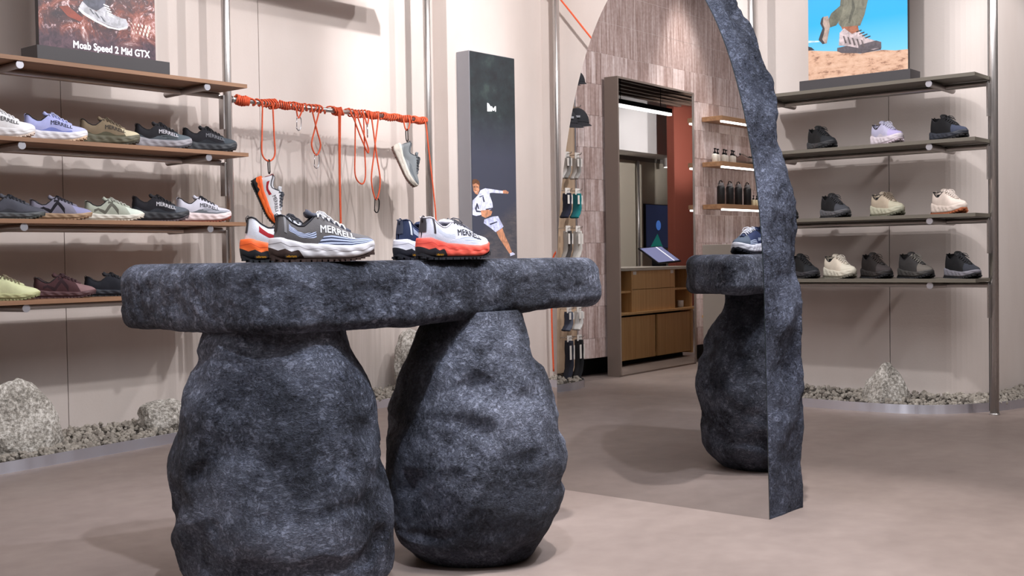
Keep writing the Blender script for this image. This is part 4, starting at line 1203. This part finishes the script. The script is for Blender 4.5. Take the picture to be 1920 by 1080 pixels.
rope('tight bundle of orange rope at the shelf end of the rail', [(3.895, 3.985, 9, .0205), (3.90, 3.97, 5, .025)], [])
rope('orange rope with one long loop holding the white and orange shoe', [(3.985, 4.06, 2, .018), (4.065, 4.175, 5.5, .019), (4.12, 4.17, 3, .026)], [U(4.095, .07, 1.445)])
rope('orange rope bundle holding a steel carabiner close under the rail', [(4.19, 4.27, 5, .020), (4.275, 4.37, 5, .021)], [[(4.27, -.018, 1.775), (4.29, -.026, 1.75), (4.305, -.02, 1.708), (4.312, -.02, 1.700), (4.320, -.02, 1.708), (4.335, -.026, 1.745), (4.35, -.018, 1.775)]])
rope('orange rope with a narrow twisted loop ending in a steel carabiner', [(4.37, 4.41, 1.2, .019), (4.415, 4.505, 3.5, .020)], [U(4.437, .055, 1.497, cross=True)])
rope('orange rope falling straight down as a long double strand behind the grey shoe', [(4.51, 4.585, 1.0, .021), (4.588, 4.655, 5, .022)], [[(4.612, -.02, 1.77), (4.610, -.024, 1.74), (4.610, -.018, 1.4), (4.612, -.018, 1.1), (4.61, -.01, .8), (4.60, -.01, .45)], [(4.626, -.02, 1.77), (4.622, -.024, 1.74), (4.620, -.014, 1.4), (4.618, -.016, 1.1), (4.622, -.01, .8), (4.63, -.01, .45)]])
rope('orange rope with two hanging loops of different lengths near the middle of the rail', [(4.66, 4.70, .8, .018), (4.705, 4.845, 5.5, .022)], [U(4.775, .065, 1.345, dx=.01), [(4.70, -.02, 1.765), (4.72, -.03, 1.73), (4.77, -.03, 1.63), (4.82, -.03, 1.545), (4.835, -.03, 1.535), (4.83, -.03, 1.57), (4.79, -.03, 1.66), (4.755, -.028, 1.74), (4.75, -.02, 1.77)], [(4.80, -.018, 1.775), (4.815, -.028, 1.735), (4.828, -.03, 1.70), (4.842, -.028, 1.735), (4.85, -.018, 1.775)]])
rope('orange rope with a long crossed loop ending in a black carabiner', [(4.85, 4.945, 6, .0205)], [U(4.90, .06, 1.255, cross=True)])
rope('long orange rope winding with a short loop holding the grey shoe', [(4.965, 5.10, 8, .0205), (5.10, 5.23, 7, .020)], [[(5.135, -.02, 1.77), (5.14, -.026, 1.74), (5.150, -.026, 1.705), (5.165, -.026, 1.692), (5.180, -.026, 1.705), (5.192, -.026, 1.74), (5.195, -.02, 1.77)]])
rope('orange rope bundle at the low rail end with one strand hanging to the floor', [(5.235, 5.352, 8, .0205)], [[(5.325, -.02, 1.77), (5.332, -.03, 1.73), (5.345, -.035, 1.6), (5.375, -.04, 1.35), (5.392, -.045, 1.15), (5.40, -.045, .85), (5.39, -.045, .5)]])


def carabiner(label, x, z, mat, s=1.0, y=-.02, rz=0.0):
    t = thing('carabiner', label, 'carabiner', (x, RY_ + y, z), rz, 'carabiners on the ropes')
    P = [(0, 0, 0), (.010, 0, -.003), (.015, 0, -.014), (.0125, 0, -.045), (.004, 0, -.060), (-.006, 0, -.060), (-.0125, 0, -.052), (-.011, 0, -.048)]
    MB().tube([tuple(q * s for q in p) for p in smooth_path([(-.010, 0, -.006), (-.006, 0, -.001)] + P, 5)], .0027 * s, 7).ob('hook', mat, t, smooth=True)
    MB().tube([tuple(q * s for q in p) for p in ((-.010, 0, -.006), (-.0118, 0, -.048))], .0022 * s, 7).ob('gate', mat, t, smooth=True)
    return t


M_CHROME, M_BLK = plain('polished_steel', (215, 215, 220), .18, 1.0), plain('black_anodised', (24, 24, 28), .4, .6)
carabiner('small steel carabiner close under the rail above the hanging white shoe', 4.312, 1.706, M_CHROME, 1.25)
carabiner('steel carabiner at the bottom of the narrow twisted rope loop', 4.437, 1.505, M_CHROME, 1.35)
carabiner('steel carabiner hanging close under the middle of the rail', 4.828, 1.706, M_CHROME, 1.35, -.03, .9)
carabiner('black carabiner at the bottom of the long crossed rope loop', 4.903, 1.263, M_BLK, 1.4)
carabiner('black carabiner holding the hanging white and orange shoe', 4.097, 1.452, M_BLK, 1.25, -.02, 1.2)
carabiner('black carabiner holding the hanging grey shoe', 5.166, 1.698, M_BLK, 1.25, -.026, 1.2)


def hang(o, x, y, z, tilt):
    """heel collar at (x, y, z), toe down, sole towards the shelves"""
    r = Vector((rt.x, rt.y, 0)).normalized(); k = Vector((0, 0, 1)); a = math.radians(tilt)
    ax = r * math.sin(a) - k * math.cos(a); az = r * math.cos(a) + k * math.sin(a); ay = az.cross(ax)
    M = Matrix((ax, ay, az)).transposed()
    heel = M @ Vector((-.133, 0, .122))
    o.matrix_world = Matrix.Translation(Vector((x, y, z)) - heel) @ M.to_4x4()
    return o


h1 = shoe('trail_shoe', 'white trail shoe with orange sole hanging heel up from an orange rope loop', 'A', m_wo, s_or, (34, 32, 34), (60, 66, 78), (52, 56, 66), (200, 204, 212), (150, 40, 50), (60, 60, 66), (50, 54, 62))
hang(h1, 4.10, 5.165, 1.378, 24)
h2 = shoe('trail_shoe', 'grey blue trail shoe with cream sole hanging heel up from the rail', 'A', upper_mat((120, 126, 130), low=(150, 156, 160), stripe=(96, 104, 112)), sole_mat((206, 200, 190), None, None, (180, 176, 168)), (92, 66, 58), (70, 74, 80), (80, 84, 90), (110, 116, 122), (90, 96, 102))
hang(h2, 5.17, 5.160, 1.628, 24)

# rope crossing the wall behind the mirror
o = MB().tube(smooth_path([(6.60, 5.20, 2.86), (6.60, 5.03, 2.67), (6.605, 4.72, 2.31), (6.61, 4.25, 1.80), (6.615, 3.95, 1.5), (6.615, 4.3, 1.34), (6.61, 4.75, 1.17), (6.61, 5.06, .98), (6.605, 5.17, .86), (6.60, 5.18, .5), (6.60, 5.17, .07)]), .0065, 8).ob('rope', M_ROPE, smooth=True)
tag(o, 'orange rope slung across the wall in a V behind the arched mirror', 'rope')

# ------------------------------------------------------------------ what the arched mirror shows: tiled wall side of the store
fm = thing('framed_mirror', 'tall framed mirror leaning on the striped tile wall', 'mirror', (0.013, 4.919, 0), math.radians(180 - 3.83))
# local: x along the wall away from the entrance, y into the room's free side (towards -world y), so the wall is at y < 0
MB().box(-.012, 1.195, -.110, -.004, 0, .012).ob('frame_bottom', M_BRONZE, fm)
MB().box(-.012, 1.195, -.110, .003, 2.19, 2.205).ob('frame_top', M_BRONZE, fm)
MB().box(-.012, .006, -.110, .003, .012, 2.19).ob('frame_side', M_BRONZE, fm)
MB().box(1.165, 1.195, -.110, .003, .012, 2.19).ob('frame_side', plain('pale_frame', (150, 140, 134), .4, .5), fm)
MB().box(.004, 1.166, -.09, -.080, .012, 2.19).ob('back_panel', M_CHAR, fm)
MB().add([(.006, 0, .012), (1.165, 0, .012), (1.165, 0, 2.19), (.006, 0, 2.19)], [(0, 1, 2, 3)]).ob('glass', M_MIRROR, fm)

# floating shelves with light strips
for z, lab, nm in ((1.985, 'empty oak shelf with light strip, highest on the tile wall', 'a'), (1.612, 'oak shelf with light strip carrying small white pump bottles', 'b'), (1.262, 'oak shelf with light strip carrying black flasks', 'c')):
    t = thing('lit_shelf', lab, 'shelf', (-1.375, 4.855, z), 0, 'oak shelves on the tile wall')
    MB().box(-1.7, 0, 0, .188, .004, .042, bev=.001).ob('board', wood_material('oak_ledge', (134, 98, 70), (166, 126, 92), 0), t)
    MB().box(-1.68, -.018, .006, .024, -.010, .004).ob('light_strip', glow('strip_light', (255, 250, 244), 9), t, label='glowing white light strip')


def flask(x, y, z, lab):
    t = thing('water_flask', lab, 'bottle', (x, y, z), group='black flasks on the lit shelf')
    MB().lathe([(.030, 0), (.0335, .004), (.0335, .14), (.031, .152), (.024, .158)], 20).ob('body', plain('black_powder_coat', (24, 22, 24), .45), t, smooth=True)
    c = MB().lathe([(.0245, .156), (.0255, .159), (.0255, .178), (.020, .182)], 18).ob('lid', plain('grey_lid', (120, 116, 118), .5), t)
    MB().tube(smooth_path([(-.022, 0, .170), (-.020, 0, .192), (0, 0, .200), (.020, 0, .192), (.022, 0, .170)]), .0045, 7).ob('loop', M_BLK, c)


for x, lab in zip((-1.515, -1.665, -1.81, -1.965), ('first black flask from the framed mirror on the lit shelf', 'second black flask from the framed mirror on the lit shelf', 'third black flask from the framed mirror on the lit shelf', 'fourth black flask from the framed mirror on the lit shelf')):
    flask(x, 4.95, 1.304, lab)


def pump(x, y, z, lab, s=1.0, col=(206, 198, 186)):
    t = thing('pump_bottle', lab, 'bottle', (x, y, z), group='small pump bottles on the lit shelves')
    MB().lathe([(.021 * s, 0), (.0225 * s, .003), (.0225 * s, .055 * s), (.018 * s, .064 * s), (.009 * s, .067 * s)], 16).ob('body', plain('frosted_bottle', col, .4), t, smooth=True)
    MB().lathe([(.011 * s, .066 * s), (.011 * s, .080 * s), (.0045 * s, .084 * s), (.004 * s, .104 * s)], 12).ob('cap', M_BLK, t)
    MB().box(-.018 * s, .006 * s, -.005 * s, .005 * s, .100 * s, .110 * s).ob('nozzle', M_BLK, t)


for k, x in enumerate((-1.42, -1.50, -1.565, -1.635, -1.70, -1.765)):
    pump(x, 4.95 + .02 * (k % 2), 1.654, ('first', 'second', 'third', 'fourth', 'fifth', 'sixth')[k] + ' white pump bottle from the framed mirror on the middle lit shelf', 1.05)
for k, x in enumerate((-2.07, -2.13, -2.19)):
    pump(x, 4.95, 1.304, ('first', 'second', 'third')[k] + ' cream dropper bottle after the flasks on the lowest lit shelf', .85, (222, 206, 168))
s_ = shoe('trainer', 'taupe child-size shoe beside the pump bottles on the lit shelf', 'A', upper_mat((136, 112, 104), toe=(120, 100, 92)), sole_mat((110, 96, 88)), (80, 66, 60), (150, 132, 124)); pose(s_, -1.90, 4.95, 1.654, -95); s_.scale = (.72,) * 3
s_ = shoe('trainer', 'black child-size shoe at the far end of the lit shelf', 'A', upper_mat((34, 30, 32)), sole_mat((40, 36, 38)), BLACK, (44, 40, 42)); pose(s_, -2.06, 4.95, 1.654, -95); s_.scale = (.6,) * 3

# sock display on a pegboard at the end of the tile wall
bd = thing('sock_display', 'light wooden pegboard of hats and socks beside the tile wall', 'display board', (.462, 4.985, 0))
MB().box(0, .80, 0, .030, .08, 2.45, bev=.002).ob('board', wood_material('birch_board', (176, 148, 122), (206, 180, 154), 2), bd)
MB().box(-.012, 0, -.006, .036, .06, 2.47).ob('edge_strip', M_ALU, bd)
for zz in (2.16, 1.93, 1.60, 1.35, 1.09, .53, .33):
    for xx in (.075, .19): MB().tube([(xx, .002, zz), (xx, -.11, zz), (xx, -.118, zz + .012)], .0035, 6).ob('hook', M_STEEL, bd)


def socks(x, z, h, col, col2, lab, card=(226, 220, 214)):
    t = thing('sock_pair', lab, 'socks', (x, 4.985 - .075, z), group='socks on the pegboard')
    P = [(0, -.0), (0, -.30), (.0, -.62), (.012, -.80), (.030, -.93), (.036, -1.0)]
    for k, dy in enumerate((-.012, .012)):
        MB().tube(smooth_path([(p[0] + .004 * k, dy, p[1] * h - .02) for p in P], 4), [.024, .025, .026, .027, .026] * 4 + [.022], 10, flat=.42).ob('sock', plain('knit_sock', (col, col2)[k], .9), t, smooth=True)
    MB().box(-.028, .028, -.027, -.025, -.10 * h / .18, -.035 * h / .18).ob('card_band', plain('paper_card', card, .7), t)
    MB().box(-.026, .026, -.004, -.002, -.028, .016).ob('header_card', plain('paper_card', card, .7), t)


for (z, h, sets) in ((1.60, .15, (((150, 146, 142), (196, 192, 188), 'grey and white sock pair on the upper sock hook'), ((120, 118, 116), (180, 178, 176), 'mid grey sock pair on the upper sock hook'))),
                     (1.35, .17, (((20, 118, 122), (16, 92, 100), 'teal sock pair on the pegboard'), ((28, 32, 52), (20, 24, 40), 'navy sock pair beside the teal pair'))),
                     (1.09, .20, (((206, 202, 196), (170, 166, 162), 'white sock pair on the pegboard under the teal pair'), ((66, 62, 62), (150, 146, 142), 'dark grey sock pair under the navy pair'))),
                     (.53, .13, (((214, 212, 210), (200, 200, 200), 'short white sock pair low on the pegboard'), ((84, 90, 106), (50, 54, 70), 'slate blue sock pair low on the pegboard'))),
                     (.33, .27, (((22, 22, 26), (30, 30, 34), 'long black sock pair on the lowest hook'), ((34, 38, 52), (26, 28, 38), 'long navy sock pair on the lowest hook')))):
    for q, x in zip(sets, (.537, .652)): socks(x, z, h, q[0], q[1], q[2])


def cap_hat(x, z, lab, s=1.0, rz=.6):
    t = thing('cap', lab, 'cap', (x, 4.985 - .085, z), rz, group='caps on the pegboard')
    G = []
    for i in range(9):
        a = PI / 2 * i / 8
        G.append([(.085 * s * math.cos(a) * math.cos(b), .105 * s * math.sin(a) - .09 * s, .085 * s * math.cos(a) * math.sin(b) - .08 * s) for b in np.linspace(0, 2 * PI, 21)])
    bk = plain('black_cotton', (28, 28, 34), .85)
    G = [[(p[0], p[2], p[1]) for p in r] for r in G]
    MB().grid(G).ob('crown', bk, t, smooth=True)
    rows = []
    for i in range(6):
        f = i / 5; rows.append([((.082 + .075 * f) * s * math.sin(b) * (1 - .25 * f), -.08 * s - (.082 + .072 * f) * s * math.cos(b), -.092 * s - .02 * s * math.cos(b * 1.2) * f - .02 * s * f) for b in np.linspace(-1.0, 1.0, 13)])
    MB().grid(rows).ob('brim', bk, t, smooth=True)
    MB().box(-.02 * s, .02 * s, -.172 * s, -.166 * s, -.062 * s, -.048 * s).ob('badge', plain('grey_badge', (150, 150, 156), .5), t)


cap_hat(.545, 1.90, 'black cap with pale front badge on the pegboard', 1.0, .9)
cap_hat(.725, 1.88, 'black cap behind the badge cap on the pegboard', 1.0, .5)
cap_hat(.55, 2.16, 'black cap on the highest hook of the pegboard', .75, .9)
cap_hat(.70, 2.14, 'black cap on the inner highest hook of the pegboard', .75, .4)

# cash desk, staff side towards the framed mirror
cd = thing('cash_desk', 'oak cash desk with staff-side doors and pale end panel', 'counter', (-.60, 4.578, 0), math.radians(180 - 3.83))
DW, DD = 1.275, .58
MB().box(-.02, 0, -.0, DD, .03, .965, bev=.002).ob('end_panel', plain('greige_laminate', (158, 148, 138), .5), cd, label='pale greige end panel')
MB().box(0, DW, .10, DD - .06, 0, .05).ob('kick', plain('black_plinth', (16, 15, 15), .7), cd)
MB().box(0, DW, .02, DD, .05, .07).ob('bottom', M_OAKL, cd)
for a, b in ((.02, .605), (.645, 1.235)):
    MB().box(a, b, 0, .02, .048, .395, bev=.0015).ob('door', M_OAKL, cd)
MB().box(1.245, DW, -.004, DD, .03, .43).ob('side_panel', M_OAKL, cd)
MB().box(.02, 1.24, .10, .11, .05, .41).ob('carcass_back', plain('shadow_gap', (46, 30, 18), .9), cd)  # coloured dark to put shade into the gap between the doors
MB().box(0, DW, -.02, DD, .413, .432, bev=.001).ob('ledge', M_OAKL, cd)
MB().box(.235, .955, .0, .02, .433, .612, bev=.0015).ob('drawer_front', M_OAKL, cd)
MB().box(.235, .955, .0, .02, .616, .768, bev=.0015).ob('drawer_front', M_OAKL, cd)
for x in (.225, .945, 1.26, .004): MB().box(x, x + .014, .0, DD, .432, .768).ob('divider', M_OAKL, cd)
for a, b in ((.018, .225), (.96, 1.26)): MB().box(a, b, .01, .35, .590, .606).ob('cubby_shelf', M_OAKL, cd)
MB().box(.0, DW, .36, .37, .432, .768).ob('back_board', plain('dark_gap', (60, 42, 28), .8), cd)
MB().box(-.002, DW + .02, -.012, DD, .768, .792, bev=.001).ob('worktop', plain('pale_worktop', (176, 166, 154), .5), cd)
for x in (.25, .88): MB().box(x, x + .05, -.002, .0005, .735, .762).ob('note', plain('paper_card', (226, 220, 214), .7), cd)
mo = thing('register_screen', 'tilted register tablet on the cash desk', 'screen', (-1.60, 4.41, .792), math.radians(180 - 3.83))
Mt = Matrix.Translation((.30, .09, .105)) @ Matrix.Rotation(math.radians(34), 4, 'X') @ Matrix.Rotation(math.radians(-3), 4, 'Y')
MB().box(-.20, .20, -.125, .125, -.012, .0, Mt, bev=.003).ob('casing', M_BLK, mo)
MB().add([Mt @ Vector(p) for p in ((-.185, -.112, .001), (.185, -.112, .001), (.185, .112, .001), (-.185, .112, .001))], [(0, 1, 2, 3)]).ob('display', glow('tablet_glow', (128, 132, 172), .8), mo, label='lavender lit display')
MB().add([Mt @ Vector(p) for p in ((.08, -.112, .002), (.10, -.112, .002), (.10, .112, .002), (.08, .112, .002))], [(0, 1, 2, 3)]).ob('screen_reflection', glow('reflection_glow', (240, 240, 250), 1.5), mo)  # white stripe of reflected light on the display, made as a glowing strip
MB().box(.24, .36, .06, .14, 0, .075).ob('stand', M_BLK, mo)
o = thing('mug', 'white mug in the cash desk cubby', 'mug', (-1.76, 4.60, .432))
MB().lathe([(.022, 0), (.026, .004), (.027, .06), (.024, .06), (.022, .01)], 16).ob('body', plain('white_glaze', (220, 214, 206), .3), o, smooth=True)
MB().tube(smooth_path([(.026, 0, .05), (.042, 0, .045), (.042, 0, .02), (.026, 0, .014)]), .004, 6).ob('handle', plain('white_glaze', (220, 214, 206), .3), o)

# the far end of the store, seen through both mirrors
fa_ = math.radians(180 - 3.83)
FX = Matrix.Translation((-9.5, -.47, 0)) @ Matrix.Rotation(fa_, 4, 'Z')


def far_box(a, b, c, d, e, f, name, mat, parent=None, **kw):
    return MB().box(a, b, c, d, e, f, FX, **kw).ob(name, mat, parent)


struct(far_box(-1.2, 4.6, .0, .1, 0, 2.55, 'wall_display', plain('cream_wall_paint', (206, 196, 178), .85)))
struct(far_box(-1.2, 4.6, -.55, .1, 2.62, 3.7, 'wall_bulkhead', plain('white_bulkhead_paint', (214, 210, 208), .8)))
struct(far_box(-1.2, 4.6, -.02, .1, 2.55, 2.62, 'trim_1', plain('grey_soffit', (136, 128, 122), .8)))
cm = thing('orange_column', 'rust orange square column by the far screen', 'column', (-10.43, .62, 0), fa_)
MB().box(0, .72, .0, .14, .1, 3.66, bev=.004).ob('shaft', plain('rust_orange_render', (122, 58, 42), .8), cm)
MB().box(-.01, .73, -.01, .15, 0, .10).ob('base', plain('rust_base', (120, 56, 40), .8), cm)
t = thing('steel_post', 'slim steel post in front of the far cream wall', 'post', FX @ Vector((1.45, -.06, 0)))
MB().lathe([(.03, 0), (.03, 2.55)], 14).ob('tube', M_STEEL, t, smooth=True); MB().lathe([(.04, 0), (.04, .008)], 14).ob('foot_plate', M_STEEL, t)
sc_ = thing('wall_screen', 'dark blue screen with a teal peak on the far wall', 'screen', FX @ Vector((1.72, 0, 1.0)), fa_)
MB().box(0, 1.25, -.05, -.005, 0, .80, bev=.003).ob('casing', M_BLK, sc_)
MB().add([(.015, -.052, .015), (1.235, -.052, .015), (1.235, -.052, .785), (.015, -.052, .785)], [(0, 1, 2, 3)]).ob('display', glow('screen_navy', (38, 48, 82), .7), sc_)
MB().add([(.15, -.054, .02), (.62, -.054, .02), (.42, -.054, .27)], [(0, 1, 2)]).ob('teal_peak', glow('screen_teal', (30, 128, 118), .8), sc_)
MB().lathe([(.09, 0), (.085, .001)], 16).ob('blue_dot', glow('screen_blue', (80, 130, 220), 1.0), sc_, loc=(.46, -.054, .42), rot=(PI / 2, 0, 0))
sp = thing('ceiling_spot', 'white cylinder spotlight under the far bulkhead', 'lamp', FX @ Vector((2.15, -.25, 2.62)), fa_)
MB().lathe([(.05, -.16), (.055, -.155), (.055, 0)], 16).ob('housing', plain('white_lamp', (214, 210, 206), .5), sp); MB().lathe([(.046, -.168), (.046, -.161)], 16).ob('lens', glow('lens_glow', (255, 250, 240), 12), sp)
ba = thing('slatted_baffle', 'dark slatted timber ceiling raft over the far end', 'ceiling raft', (-9.0, 1.6, 3.36), fa_)
for k in range(16): MB().box(-3.2, 1.4, -1.9 + .19 * k, -1.9 + .19 * k + .06, 0, .12).ob('slat', plain('dark_slat', (104, 84, 72), .7), ba)
for x in (-2.6, .8): MB().box(x, x + .05, -1.95, 1.05, .121, .17).ob('bearer', plain('dark_slat', (58, 44, 38), .7), ba)
pd = thing('linear_pendant', 'slim black linear pendant with a white light line', 'lamp', (-6.6, 1.37, 2.96), fa_)
MB().box(0, 1.78, -.04, .04, 0, .10, bev=.003).ob('housing', M_BLK, pd)
MB().box(.02, 1.76, -.044, .012, -.006, .03).ob('diffuser', glow('pendant_glow', (255, 252, 248), 8), pd)
for x in (.35, 1.5): MB().tube([(x, 0, .10), (x, 0, .74)], .006, 6).ob('suspension_wire', M_BLK, pd)
